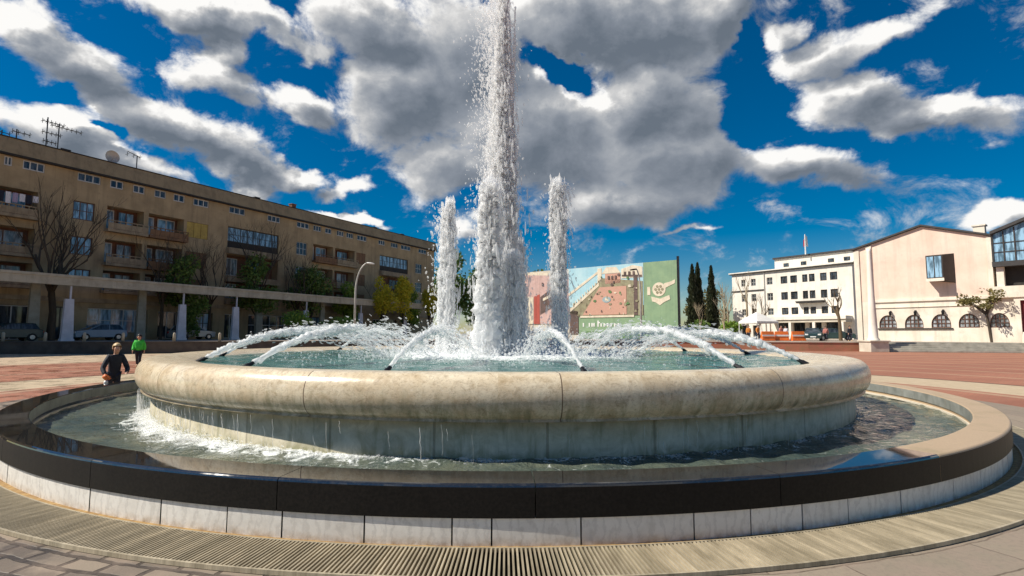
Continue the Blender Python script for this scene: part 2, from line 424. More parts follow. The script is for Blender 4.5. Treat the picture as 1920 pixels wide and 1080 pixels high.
# plaza: concentric stone courses near the fountain, red brick with pale bands beyond
m, t, out = newmat('plaza_paving')
tcn = t.n('ShaderNodeTexCoord').outputs['Object']      # object origin = fountain centre
sp = t.n('ShaderNodeSeparateXYZ', {0: tcn})
rad = t.v('LENGTH', t.v('MULTIPLY', tcn, (1, 1, 0)), out=1)
ang = t.m('ARCTAN2', sp.outputs[0], t.m('MULTIPLY', sp.outputs[1], -1.0))
pol = t.n('ShaderNodeCombineXYZ', {0: t.m('MULTIPLY', ang, 10.0), 1: rad, 2: 0.0}).outputs[0]
wob = t.v('MULTIPLY', t.v('SUBTRACT', t.noise(tcn, 2.5, 3, out=1), (0.5, 0.5, 0.5)), (0.10, 0.10, 0))
pw = t.v('ADD', pol, wob)
# setts
b1 = t.n('ShaderNodeTexBrick', {'Vector': pw, 'Color1': (0.33, 0.265, 0.195), 'Color2': (0.13, 0.11, 0.09), 'Mortar': (0.035, 0.028, 0.022), 'Scale': 1.0, 'Mortar Size': 0.024, 'Brick Width': 0.34, 'Row Height': 0.17, 'Bias': 0.0, 'Mortar Smooth': 0.3})
n1 = t.noise(tcn, 3.0, 8, 0.7)
n3 = t.noise(tcn, 22.0, 6, 0.7)
sett = t.mix(t.mr(n1, 0.35, 0.65, 0, 0.6), b1.outputs[0], (0.32, 0.24, 0.185))
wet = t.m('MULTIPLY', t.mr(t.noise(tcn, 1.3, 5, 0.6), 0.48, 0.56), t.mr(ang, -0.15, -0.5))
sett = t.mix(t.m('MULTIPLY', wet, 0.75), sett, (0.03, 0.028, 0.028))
# larger smooth slabs to the right
b2 = t.n('ShaderNodeTexBrick', {'Vector': pw, 'Color1': (0.31, 0.26, 0.19), 'Color2': (0.22, 0.185, 0.14), 'Mortar': (0.10, 0.075, 0.05), 'Scale': 1.0, 'Mortar Size': 0.008, 'Brick Width': 1.3, 'Row Height': 0.42, 'Mortar Smooth': 0.3})
slab = t.mix(t.mr(n1, 0.35, 0.65, 0, 0.85), b2.outputs[0], (0.30, 0.23, 0.18))
slab = t.mix(t.mr(n3, 0.48, 0.75, 0, 0.75), slab, (0.2, 0.165, 0.13))
near = t.mix(t.mr(ang, -0.12, 0.0), sett, slab)
# red brick
b3 = t.n('ShaderNodeTexBrick', {'Vector': tcn, 'Color1': (0.44, 0.16, 0.095), 'Color2': (0.33, 0.125, 0.075), 'Mortar': (0.25, 0.13, 0.085), 'Scale': 3.0, 'Mortar Size': 0.03})
red = t.mix(t.mr(n1, 0.35, 0.7, 0, 0.6), b3.outputs[0], (0.40, 0.21, 0.13))
big = t.noise(t.v('MULTIPLY', tcn, (0.25, 1, 1)), 0.45, 5, 0.6)
red = t.mix(t.mr(big, 0.42, 0.66, 0, 0.75), red, (0.24, 0.095, 0.06))
ringn = t.m('FRACT', t.m('DIVIDE', t.m('ADD', rad, 0.5), 3.4))
line = t.m('LESS_THAN', ringn, 0.10)
pale = t.mix(t.mr(n1, 0.35, 0.7), (0.55, 0.44, 0.30), (0.42, 0.32, 0.21))
red = t.mix(t.m('MULTIPLY', line, 0.45), red, pale)
band = t.m('MULTIPLY', t.m('GREATER_THAN', rad, 13.7), t.m('LESS_THAN', rad, 16.6))
slot = t.m('MULTIPLY', t.m('GREATER_THAN', rad, 16.6), t.m('LESS_THAN', rad, 16.85))
red = t.mix(band, red, pale)
red = t.mix(t.m('MULTIPLY', slot, 0.8), red, (0.06, 0.03, 0.02))
lband = t.m('MULTIPLY', t.m('GREATER_THAN', rad, 27.5), t.m('LESS_THAN', sp.outputs[0], -8.0))
red = t.mix(lband, red, t.mix(0.35, pale, (0.5, 0.36, 0.26)))
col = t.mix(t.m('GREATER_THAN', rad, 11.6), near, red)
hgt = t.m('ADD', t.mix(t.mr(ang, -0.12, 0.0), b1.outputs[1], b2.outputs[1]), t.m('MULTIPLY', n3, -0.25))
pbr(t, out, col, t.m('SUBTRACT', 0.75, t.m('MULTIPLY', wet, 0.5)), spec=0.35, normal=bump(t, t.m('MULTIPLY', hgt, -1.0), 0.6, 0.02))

simple('street_paving', (0.36, 0.30, 0.24), (0.26, 0.21, 0.17), 0.7, 0.85)
m, t, out = newmat('red_brick')
tcn = t.n('ShaderNodeTexCoord').outputs['Object']
n1 = t.noise(tcn, 1.2, 6, 0.7)
pbr(t, out, t.mix(t.mr(n1, 0.35, 0.65), (0.47, 0.17, 0.11), (0.34, 0.19, 0.10)), 0.85, normal=bump(t, n1, 0.3, 0.05))

# ----- water
def water(name, deep, shallow, foam_r0, foam_r1, foam_amt, scale, side=False, strength=0.75):
    m, t, out = newmat(name)
    tcn = t.n('ShaderNodeTexCoord').outputs['Object']
    rad = t.v('LENGTH', t.v('MULTIPLY', tcn, (1, 1, 0)), out=1)
    n1 = t.noise(tcn, scale, 5, 0.6, 0.4)
    n2 = t.noise(tcn, scale * 3.2, 4, 0.6, 0.3)
    h = t.m('ADD', n1, t.m('MULTIPLY', n2, 0.35))
    n3 = t.noise(tcn, 1.1, 4, 0.6)
    col = t.mix(t.mr(n3, 0.35, 0.7), deep, shallow)
    fz = t.noise(tcn, 4.5, 9, 0.72, 1.0)
    dist = t.mr(rad, foam_r0, foam_r1, 1.0, 0.0)
    if side:
        sp = t.n('ShaderNodeSeparateXYZ', {0: tcn})
        ang = t.m('ARCTAN2', sp.outputs[0], t.m('MULTIPLY', sp.outputs[1], -1.0))
        dist = t.m('MULTIPLY', dist, t.m('ADD', 0.42, t.mr(t.m('ABSOLUTE', t.m('ADD', ang, 0.66)), 0.6, 0.15, 0.0, 0.62)))
    f = t.mr(t.m('ADD', fz, t.m('MULTIPLY', dist, foam_amt)), 0.66, 0.76)
    col = t.mix(f, col, (0.82, 0.86, 0.85))
    nrm = bump(t, h, strength, 0.10)
    pbr(t, out, col, t.m('ADD', 0.05, t.m('MULTIPLY', f, 0.5)), spec=0.5, normal=nrm, IOR=1.33)


water('water_upper', (0.035, 0.125, 0.108), (0.07, 0.19, 0.165), 1.2, 4.2, 0.42, 3.0)
water('water_lower', (0.055, 0.08, 0.072), (0.155, 0.165, 0.115), 7.2, 7.9, 0.30, 2.9, True, 0.95)
for nm, clear in (('white_jet', 0.10), ('white_water', 0.46), ('water_drops', 0.64)):
    m, t, out = newmat(nm)
    b = t.n('ShaderNodeBsdfPrincipled', {'Base Color': (0.98, 0.985, 0.99), 'Roughness': 0.3, 'Specular IOR Level': 0.4})
    tr = t.n('ShaderNodeBsdfTranslucent', {'Color': (0.98, 0.985, 0.99)})
    mx = t.n('ShaderNodeMixShader', {0: 0.6, 1: b.outputs[0], 2: tr.outputs[0]})
    if clear:
        mx = t.n('ShaderNodeMixShader', {0: clear, 1: mx.outputs[0], 2: t.n('ShaderNodeBsdfTransparent').outputs[0]})
    t.set(out.inputs[0], mx.outputs[0])
scene.cycles.transparent_max_bounces = 64
scene.cycles.max_bounces = 16
scene.cycles.diffuse_bounces = 10


# ------------------------------------------------------------------ mesh helpers
class MB:
    def __init__(s):
        s.v, s.f, s.mi = [], [], []
        s.mats = []
        s.cur = 0

    def use(s, mat):
        if mat not in s.mats:
            s.mats.append(mat)
        s.cur = s.mats.index(mat)
        return s

    def add(s, vs, fs):
        o = len(s.v)
        s.v.extend([tuple(map(float, q)) for q in vs])
        for f in fs:
            s.f.append(tuple(o + i for i in f))
            s.mi.append(s.cur)
        return s

    def box(s, x0, x1, y0, y1, z0, z1):
        return s.add([(x0, y0, z0), (x1, y0, z0), (x1, y1, z0), (x0, y1, z0), (x0, y0, z1), (x1, y0, z1), (x1, y1, z1), (x0, y1, z1)],
                     [(3, 2, 1, 0), (4, 5, 6, 7), (0, 1, 5, 4), (1, 2, 6, 5), (2, 3, 7, 6), (3, 0, 4, 7)])

    def frustum(s, x0, x1, y0, y1, z0, X0, X1, Y0, Y1, z1):
        return s.add([(x0, y0, z0), (x1, y0, z0), (x1, y1, z0), (x0, y1, z0), (X0, Y0, z1), (X1, Y0, z1), (X1, Y1, z1), (X0, Y1, z1)],
                     [(3, 2, 1, 0), (4, 5, 6, 7), (0, 1, 5, 4), (1, 2, 6, 5), (2, 3, 7, 6), (3, 0, 4, 7)])

    def quad(s, a, b, c, d):
        return s.add([a, b, c, d], [(0, 1, 2, 3)])

    def poly(s, pts):
        return s.add(pts, [tuple(range(len(pts)))])

    def prism(s, pts, y0, y1):
        """outline in (x, z) pushed from y0 to y1"""
        n = len(pts)
        vs = [(p[0], y0, p[1]) for p in pts] + [(p[0], y1, p[1]) for p in pts]
        fs = [tuple(range(n)), tuple(range(2 * n - 1, n - 1, -1))]
        fs += [(i, i + n, (i + 1) % n + n, (i + 1) % n) for i in range(n)]
        return s.add(vs, fs)

    def tube(s, pts, rad, n=8, cap=True):
        pts = [Vector(p) for p in pts]
        k = len(pts)
        if not hasattr(rad, '__len__'):
            rad = [rad] * k
        vs = []
        up = Vector((0, 0, 1))
        prev = None
        for i, p in enumerate(pts):
            d = (pts[min(i + 1, k - 1)] - pts[max(i - 1, 0)]).normalized()
            if prev is None:
                a = d.cross(up)
                if a.length < 0.05:
                    a = d.cross(Vector((1, 0, 0)))
            else:
                a = prev - d * prev.dot(d)
            a.normalize()
            prev = a
            b = d.cross(a)
            for j in range(n):
                th = 2 * PI * j / n
                vs.append(p + (a * math.cos(th) + b * math.sin(th)) * rad[i])
        fs = [(i * n + j, i * n + (j + 1) % n, (i + 1) * n + (j + 1) % n, (i + 1) * n + j) for i in range(k - 1) for j in range(n)]
        if cap:
            fs += [tuple(range(n - 1, -1, -1)), tuple((k - 1) * n + j for j in range(n))]
        return s.add(vs, fs)

    def lathe(s, prof, n=64, a0=0.0, a1=2 * PI, closed=True, cx=0.0, cy=0.0):
        """profile of (r, z); angle measured from -y towards +x"""
        full = closed
        m_ = n if full else n + 1
        vs = []
        for i in range(m_):
            a = a0 + (a1 - a0) * i / n
            for r, z in prof:
                vs.append((cx + r * math.sin(a), cy - r * math.cos(a), z))
        k = len(prof)
        fs = []
        for i in range(n):
            i2 = (i + 1) % m_ if full else i + 1
            for j in range(k - 1):
                fs.append((i * k + j, i2 * k + j, i2 * k + j + 1, i * k + j + 1))
        return s.add(vs, fs)

    def build(s, name, mat=None, parent=None, smooth=False, bevel=0.0):
        me = bpy.data.meshes.new(name)
        me.from_pydata(s.v, [], s.f)
        mats = s.mats or [mat]
        for q in mats:
            me.materials.append(MATS[q])
        if s.mats:
            me.polygons.foreach_set('material_index', np.array(s.mi, dtype=np.int32))
        if smooth:
            me.polygons.foreach_set('use_smooth', np.ones(len(me.polygons), dtype=bool))
        me.update()
        o = bpy.data.objects.new(name, me)
        COL.objects.link(o)
        if parent:
            o.parent = parent
        if bevel:
            b = o.modifiers.new('bevel', 'BEVEL')
            b.width = bevel
            b.segments = 2
            b.limit_method = 'ANGLE'
        return o


def tag(o, label=None, cat=None, group=None, kind=None):
    if label: o['label'] = label
    if cat: o['category'] = cat
    if group: o['group'] = group
    if kind: o['kind'] = kind
    return o


def empty(name, loc, rz=0.0, label=None, cat=None, group=None):
    o = bpy.data.objects.new(name, None)
    COL.objects.link(o)
    o.location = loc
    o.rotation_euler = (0, 0, rz)
    o.empty_display_size = 0.2
    return tag(o, label, cat, group)


def copy_tree(o, parent=None):
    kids = list(o.children)
    c = o.copy()
    COL.objects.link(c)
    c.parent = parent
    for ch in kids:
        copy_tree(ch, c)
    return c


def fast_mesh(name, V, F, mat, parent=None, smooth=True):
    me = bpy.data.meshes.new(name)
    nv, nf = len(V), len(F)
    me.vertices.add(nv)
    me.vertices.foreach_set('co', np.ascontiguousarray(V, dtype=np.float32).ravel())
    k = F.shape[1]
    me.loops.add(nf * k)
    me.loops.foreach_set('vertex_index', F.astype(np.int32).ravel())
    me.polygons.add(nf)
    me.polygons.foreach_set('loop_start', np.arange(0, nf * k, k, dtype=np.int32))
    me.polygons.foreach_set('use_smooth', np.full(nf, smooth, dtype=bool))
    me.materials.append(MATS[mat])
    me.update(calc_edges=True)
    o = bpy.data.objects.new(name, me)
    COL.objects.link(o)
    if parent:
        o.parent = parent
    return o


_ph = (1 + 5 ** 0.5) / 2
ICO_V = np.array([(-1, _ph, 0), (1, _ph, 0), (-1, -_ph, 0), (1, -_ph, 0), (0, -1, _ph), (0, 1, _ph), (0, -1, -_ph), (0, 1, -_ph), (_ph, 0, -1), (_ph, 0, 1), (-_ph, 0, -1), (-_ph, 0, 1)]) / math.hypot(1, _ph)
ICO_F = np.array([(0, 11, 5), (0, 5, 1), (0, 1, 7), (0, 7, 10), (0, 10, 11), (1, 5, 9), (5, 11, 4), (11, 10, 2), (10, 7, 6), (7, 1, 8), (3, 9, 4), (3, 4, 2), (3, 2, 6), (3, 6, 8), (3, 8, 9), (4, 9, 5), (2, 4, 11), (6, 2, 10), (8, 6, 7), (9, 8, 1)])


def drops(C, r, D=None, stretch=1.0):
    """icosahedral drops, drawn out along D"""
    C = np.asarray(C, float); n = len(C)
    r = np.broadcast_to(np.asarray(r, float), (n,))
    V = np.broadcast_to(ICO_V, (n, 12, 3)).copy()
    V *= 1 + rng.normal(0, 0.16, (n, 12, 1))
    if D is not None:
        D = np.asarray(D, float)
        D = D / (np.linalg.norm(D, axis=1, keepdims=True) + 1e-9)
        s_ = np.broadcast_to(np.asarray(stretch, float), (n,))
        dot = (V * D[:, None, :]).sum(-1, keepdims=True)
        V = V + D[:, None, :] * dot * (s_[:, None, None] - 1)
    V = C[:, None, :] + V * r[:, None, None]
    F = ICO_F[None] + (np.arange(n) * 12)[:, None, None]
    return V.reshape(-1, 3), F.reshape(-1, 3)


def merge(parts):
    Vs, Fs, M, o = [], [], [], 0
    for p in parts:
        V, F = p[0], p[1]
        Vs.append(V); Fs.append(F + o); o += len(V)
        M.append(np.full(len(F), 1 if len(p) < 3 else 0, dtype=np.int32))
    return np.concatenate(Vs), np.concatenate(Fs), np.concatenate(M)


def water_mesh(name, parts, core_mat='white_water'):
    core = [q for q in parts if len(q) == 3]
    spray = [q for q in parts if len(q) == 2]
    if not core:
        o = fast_mesh(name, *merge(spray)[:2], 'water_drops')
    else:
        o = fast_mesh(name, *merge(core)[:2], core_mat)
        tag(fast_mesh('spray', *merge(spray)[:2], 'water_drops', o), kind='stuff')
    o.location = FC
    return o


def rope(path, rad, n=10, rough=0.25):
    """closed rough tube along a path (numpy), triangles"""
    path = np.asarray(path, float); k = len(path)
    T = np.gradient(path, axis=0); T /= np.linalg.norm(T, axis=1, keepdims=True)
    a = np.cross(T, (0, 0, 1.0))
    bad = np.linalg.norm(a, axis=1) < 0.05
    a[bad] = (1, 0, 0)
    a /= np.linalg.norm(a, axis=1, keepdims=True)
    b = np.cross(T, a)
    th = np.arange(n) * 2 * PI / n
    nz = rng.normal(0, 1, (k, n))
    for _ in range(1):
        nz = (nz + np.roll(nz, 1, 0) + np.roll(nz, 1, 1)) / 1.7
    rr = np.asarray(rad)[:, None] * (1 + rough * nz)
    V = path[:, None] + a[:, None] * (np.cos(th)[None, :, None] * rr[..., None]) + b[:, None] * (np.sin(th)[None, :, None] * rr[..., None])
    V = V.reshape(-1, 3)
    i, j = np.meshgrid(np.arange(k - 1), np.arange(n), indexing='ij')
    q0 = i * n + j; q1 = i * n + (j + 1) % n; q2 = q1 + n; q3 = q0 + n
    F = np.concatenate([np.stack([q0, q1, q2], -1).reshape(-1, 3), np.stack([q0, q2, q3], -1).reshape(-1, 3)])
    return V, F, 0


FC = Vector((-0.148, 13.206, 0))                  # fountain centre


# ------------------------------------------------------------------ ground
mb = MB()
xs = [-1500, -200, -60, 0, 60, 200, 1500]
mb.add([(x, y, 0) for y in xs for x in xs], [(j * 7 + i, j * 7 + i + 1, (j + 1) * 7 + i + 1, (j + 1) * 7 + i) for j in range(6) for i in range(6)])
plaza = mb.build('plaza', 'plaza_paving')
plaza.location = FC
tag(plaza, kind='structure')

# raised street level behind the sunken plaza: one sheet, its edge stepping along a line of retaining wall
EDGE = [(-200, 20), (-60, 35), (-37.6, 39.5), (-30.2, 40.4), (-23.7, 43.0), (-15, 48.5), (-5, 53), (5, 55), (14, 55.2), (22, 54), (29, 52.6), (34.8, 51.9), (48.0, 49.3), (70, 45), (200, 20)]
mb = MB()
n = len(EDGE)
mb.add([(x, y, 0.9) for x, y in EDGE] + [(x * 4, 900, 0.9) for x, y in EDGE], [(i, i + 1, n + i + 1, n + i) for i in range(n - 1)])
tag(mb.build('pavement', 'street_paving'), kind='structure')
for nm, i0, i1, mat, cap, lab, cat in (('retaining_wall', 0, 8, 'dark_stone', 'dark_stone', 'long dark stone retaining wall below the shaded colonnade terrace', 'retaining wall'),
                                       ('retaining_wall', 8, 11, 'red_brick', 'pale_stone', 'low red brick retaining wall below the parked dark car and the white building', 'retaining wall')):
    root = empty(nm, (EDGE[i0][0], EDGE[i0][1], 0), 0, lab, cat)
    mb = MB(); cp = MB()
    for i in range(i0, i1):
        a, b = Vector((*EDGE[i], 0)), Vector((*EDGE[i + 1], 0))
        o0 = Vector((EDGE[i0][0], EDGE[i0][1], 0))
        a, b = a - o0, b - o0
        nrm = Vector((b.y - a.y, a.x - b.x, 0)).normalized()
        A, B = a + nrm * 0.02, b + nrm * 0.02
        mb.add([(A.x, A.y, 0), (B.x, B.y, 0), (B.x, B.y, 0.84), (A.x, A.y, 0.84)], [(0, 1, 2, 3)])
        A2, B2 = a + nrm * 0.08, b + nrm * 0.08
        C2, D2 = b - nrm * 0.35, a - nrm * 0.35
        cp.add([(A2.x, A2.y, 0.84), (B2.x, B2.y, 0.84), (C2.x, C2.y, 0.84), (D2.x, D2.y, 0.84), (A2.x, A2.y, 0.93), (B2.x, B2.y, 0.93), (C2.x, C2.y, 0.93), (D2.x, D2.y, 0.93)],
               [(3, 2, 1, 0), (4, 5, 6, 7), (0, 1, 5, 4), (1, 2, 6, 5), (2, 3, 7, 6), (3, 0, 4, 7)])
    mb.build('wall', mat, root)
    cp.build('coping', cap, root)

# ------------------------------------------------------------------ the fountain
ft = empty('fountain', FC, 0, 'round two-tier marble fountain with a wide bowl and a black granite coping', 'fountain')
# outer wall: marble panels with open joints
mb = MB()
a = 0.0
while a < 2 * PI - 0.01:
    wdt = random.choice((0.055, 0.075, 0.075, 0.1, 0.04))
    b = min(2 * PI, a + wdt)
    if 2 * PI - b < 0.03: b = 2 * PI
    j = 0.0007
    zt = 0.211
    ra = 9.035 + random.uniform(-0.002, 0.002)
    mb.lathe([(ra - 0.06, 0.0), (ra, 0.0), (ra, zt), (ra - 0.06, zt)], 4, a + j, b - j, closed=False)
    mb.add([((ra) * math.sin(a + j), -(ra) * math.cos(a + j), 0), ((ra - .06) * math.sin(a + j), -(ra - .06) * math.cos(a + j), 0), ((ra - .06) * math.sin(a + j), -(ra - .06) * math.cos(a + j), zt), (ra * math.sin(a + j), -ra * math.cos(a + j), zt)], [(0, 1, 2, 3)])
    a = b
mb.build('marble_cladding', 'white_marble', ft)
mb = MB()
mb.lathe([(9.0, 0.0), (9.0, 0.21)], 256)
mb.build('wall_core', 'gutter_dark', ft)
mb = MB()
mb.lathe([(8.70, 0.30), (8.69, -0.05)], 256)
mb.build('inner_wall', 'inner_stone', ft)
mb = MB(); mb.lathe([(8.655, 0.196), (8.655, 0.232), (8.70, 0.236)], 256); mb.build('waterline_highlight', 'pale_stone', ft)  # pale ring: bright reflection along the waterline, painted as stone colour
# granite coping slabs, 28 of them with hairline joints
NS = 28
for i in range(NS):
    a0 = R(27.8) + 2 * PI * i / NS
    a1 = a0 + 2 * PI / NS
    mid = math.degrees((a0 + a1) / 2) % 360
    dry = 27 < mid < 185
    j = 0.0004
    prof = [(8.68, 0.213), (9.05, 0.213), (9.05, 0.440), (9.046, 0.452), (9.038, 0.460), (9.026, 0.465), (8.672, 0.467), (8.662, 0.463), (8.658, 0.455), (8.658, 0.29), (8.68, 0.29), (8.68, 0.213)]
    mb = MB()
    mb.lathe(prof, 14, a0 + j, a1 - j, closed=False)
    k = len(prof)
    mb.f.append(tuple(range(k - 1))); mb.mi.append(0)
    mb.f.append(tuple(14 * k + q for q in range(k - 2, -1, -1))); mb.mi.append(0)
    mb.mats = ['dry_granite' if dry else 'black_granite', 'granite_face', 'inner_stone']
    # the outer face of every slab is the dark honed side
    mb.mi = [1 if (q < 14 * (k - 1) and (q % (k - 1)) in (0, 1)) else 2 if (q < 14 * (k - 1) and (q % (k - 1)) == 8) else 0 for q in range(len(mb.f))]
    o = mb.build('coping_slab', 'black_granite', ft)
    if dry and mid < 45: o['label'] = 'dry tan coping slab'
# drum and bowl
mb = MB()
mb.lathe([(7.20, -0.05), (7.20, 0.66), (7.1, 0.7)], 256)
mb.build('drum', 'stained_marble', ft, smooth=True)
prof = [(7.0, 0.665), (7.30, 0.647), (7.355, 0.648)]
for i in range(0, 17):
    th = -PI / 2 + PI * i / 16 * 0.93
    prof.append((7.20 + 0.245 * math.cos(th) ** 0.8 if math.cos(th) > 0 else 7.20, 0.91 + 0.262 * math.sin(th)))
prof = prof[:3] + [p for p in prof[3:] if p[1] > 0.655]
prof += [(7.05, 1.168), (6.85, 1.155), (6.65, 1.125), (6.45, 1.06), (6.3, 0.95)]
mb = MB()
mb.lathe(prof, 320)
mb.build('bowl', 'beige_marble', ft, smooth=True)
# rim nozzles
NOZ = [R(9.5 + 22.5 * k) for k in range(16)]
PITCH = R(29)
for an in NOZ:
    d = Vector((-math.sin(an), math.cos(an), 0))
    p = Vector((6.5 * math.sin(an), -6.5 * math.cos(an), 1.09))
    dd = d * math.cos(PITCH) + Vector((0, 0, math.sin(PITCH)))
    mb = MB()
    mb.tube([p - dd * 0.04, p + dd * 0.07], [0.044, 0.044], 12)
    mb.tube([p + dd * 0.07, p + dd * 0.15], [0.034, 0.028], 12)
    mb.box(p.x - 0.06, p.x + 0.06, p.y - 0.06, p.y + 0.06, 1.03, 1.10)
    mb.build('nozzle', 'black_metal', ft)
JETS = [(-1.47, 0.0), (-0.34, -1.15), (0.16, -0.75), (1.30, -0.35), (-0.05, 0.9), (0.30, 0.6), (-0.12, 0.0)]
for x, y in JETS:
    mb = MB()
    mb.tube([(x, y, 0.98), (x, y, 1.13)], 0.045, 10)
    mb.tube([(x, y, 1.13), (x, y, 1.2)], [0.06, 0.05], 10)
    mb.build('nozzle', 'black_metal', ft)

# water sheets with real ripples
def ripples(X, Y, amp, k0, k1, n=46, seed=1):
    r_ = np.random.default_rng(seed)
    Z = np.zeros_like(X)
    for _ in range(n):
        k = np.exp(r_.uniform(np.log(k0), np.log(k1)))
        th = r_.uniform(0, 2 * PI)
        Z += np.sin(k * (X * np.cos(th) + Y * np.sin(th)) + r_.uniform(0, 6.28)) * (k0 / k) ** 0.8
    return Z * amp / np.sqrt(n / 4)


def water_disc(name, r0, r1, z, mat, nr, na, amp, k0, k1, extra=None, seed=1):
    rr = np.linspace(r0, r1, nr)
    aa = np.arange(na) * 2 * PI / na
    Rr, A = np.meshgrid(rr, aa, indexing='ij')
    X, Y = Rr * np.sin(A), -Rr * np.cos(A)
    Z = z + ripples(X, Y, amp, k0, k1, seed=seed)
    if extra is not None:
        Z = Z + extra(Rr, A)
    V = np.stack([X, Y, Z], -1).reshape(-1, 3)
    i, j = np.meshgrid(np.arange(nr - 1), np.arange(na), indexing='ij')
    q = np.stack([i * na + j, (i + 1) * na + j, (i + 1) * na + (j + 1) % na, i * na + (j + 1) % na], -1).reshape(-1, 4)
    o = fast_mesh(name, V, q, mat)
    o.location = FC
    return tag(o, kind='structure')


water_disc('water', 0.05, 6.50, 1.075, 'water_upper', 150, 420, 0.010, 3, 22, lambda r, a: 0.06 * np.exp(-(r / 2.4) ** 2) + 0.02 * np.exp(-(r / 3) ** 2) * np.sin(r * 9))
water_disc('water', 7.15, 8.70, 0.20, 'water_lower', 70, 1100, 0.013, 5, 34, lambda r, a: 0.03 * np.exp(-((r - 7.2) / .18) ** 2), seed=5)

# gutter, grate
gu = empty('drain_grate', FC, 0, 'ring of closely spaced metal drain slats around the fountain foot', 'drain grate')
mb = MB(); mb.lathe([(9.02, 0.005), (9.075, 0.010), (9.13, 0.006)], 256); mb.build('gutter_strip', 'gutter_algae', gu)
mb = MB(); mb.lathe([(9.13, 0.004), (9.62, 0.004)], 256); mb.build('channel', 'gutter_dark', gu)
N = 1830
am = np.arange(N) * 2 * PI / N + 0.0002
V = []
for da, r, z in ((-1, 9.135, 0.006), (1, 9.135, 0.006), (1, 9.61, 0.006), (-1, 9.61, 0.006), (-1, 9.135, 0.034), (1, 9.135, 0.034), (1, 9.61, 0.034), (-1, 9.61, 0.034)):
    th = am + da * 0.0068 / r
    V.append(np.stack([r * np.sin(th), -r * np.cos(th), np.full(N, z)], -1))
V = np.stack(V, 1).reshape(-1, 3)
F = (np.array([(4, 5, 6, 7), (0, 1, 5, 4), (1, 2, 6, 5), (2, 3, 7, 6), (3, 0, 4, 7)])[None] + (np.arange(N) * 8)[:, None, None]).reshape(-1, 4)
fast_mesh('slats', V, F, 'grate_metal', gu, smooth=False)
mb = MB()
for a, b in ((9.125, 9.14), (9.611, 9.63)):
    mb.lathe([(a, 0.004), (a, 0.035), (b, 0.035), (b, 0.004)], 256)
mb.build('grate_edge', 'grate_metal', gu)


# ------------------------------------------------------------------ the water jets
def jet_obj(parts, label, group):
    o = water_mesh('water_jet', parts, 'white_jet' if 'arched' in group else 'white_water')
    return tag(o, label, 'water jet', group)


def arc_parts(an, quality=1.0, rngs=1.0):
    d = np.array([-math.sin(an), math.cos(an), 0.0])
    side = np.array([math.cos(an), math.sin(an), 0.0])
    p0 = np.array([6.5 * math.sin(an), -6.5 * math.cos(an), 1.09]) + d * 0.118 + np.array([0, 0, 0.066])
    pit = PITCH + random.uniform(-0.03, 0.03)
    v = math.sqrt(9.81 * 3.7 * rngs / math.sin(2 * pit))
    T = 2 * v * math.sin(pit) / 9.81 * 1.03
    tt = np.linspace(0, T, 110)

    def pos(t, dv=0.0):
        t = np.asarray(t, float)
        return p0 + d * (v * math.cos(pit) * t)[:, None] + np.array([0, 0, 1.0]) * (v * math.sin(pit) * t - 4.905 * t * t)[:, None]

    def vel(t):
        return d * v * math.cos(pit) + np.array([0, 0, 1.0]) * (v * math.sin(pit) - 9.81 * t)[:, None]
    parts = []
    kk = int(110 * random.uniform(0.42, 0.58))
    th = random.uniform(0.75, 1.25)
    rad = 0.030 + 0.022 * np.clip(tt[:kk] / T / 0.3, 0, 1) * np.clip((0.60 - tt[:kk] / T) / 0.3, 0.1, 1)
    parts.append(rope(pos(tt[:kk]) + rng.normal(0, 0.006, (kk, 3)), rad * th, 10, 0.34))
    # ragged strands peeling off
    for _ in range(int(30 * quality)):
        a = rng.uniform(0.15, 0.85); b = min(1.0, a + rng.uniform(0.08, 0.25))
        ts = np.linspace(a, b, 12) * T
        off = (side * rng.normal(0, 0.07) + np.array([0, 0, rng.normal(-0.01, 0.10)]))[None] * (ts / T)[:, None]
        wig = rng.normal(0, 0.014, (12, 3))
        parts.append(rope(pos(ts) + off + wig, np.full(12, rng.uniform(0.005, 0.015)), 6, 0.5)[:2])
    n = int(520 * quality)
    t = T * rng.uniform(0.04, 1.0, n) ** 0.7
    f = t / T
    sp = 0.03 + 0.13 * f ** 1.4
    off = side[None] * (rng.normal(0, 1, n) * sp)[:, None] + np.array([0, 0, 1.0]) * (rng.normal(-0.15, 1, n) * sp * 1.1)[:, None] + d * (rng.normal(0, 1, n) * sp)[:, None]
    C = pos(t) + off
    ok = C[:, 2] > 1.06
    r = np.abs(rng.normal(0, 0.007, n)) + 0.0055
    parts.append(drops(C[ok], r[ok], vel(t)[ok], rng.uniform(1, 4.5, ok.sum())))
    # splash at the landing
    n = int(150 * quality)
    q = rng.normal(0, 1, (n, 3)) * (0.30, 0.30, 0.10)
    C = pos(np.array([T * 0.97]))[0] * np.array([1, 1, 0]) + q * (1, 1, 0) + np.array([0, 0, 1.08]) + np.abs(q) * (0, 0, 1.6)
    parts.append(drops(C, np.abs(rng.normal(0, 0.010, n)) + 0.006))
    return parts


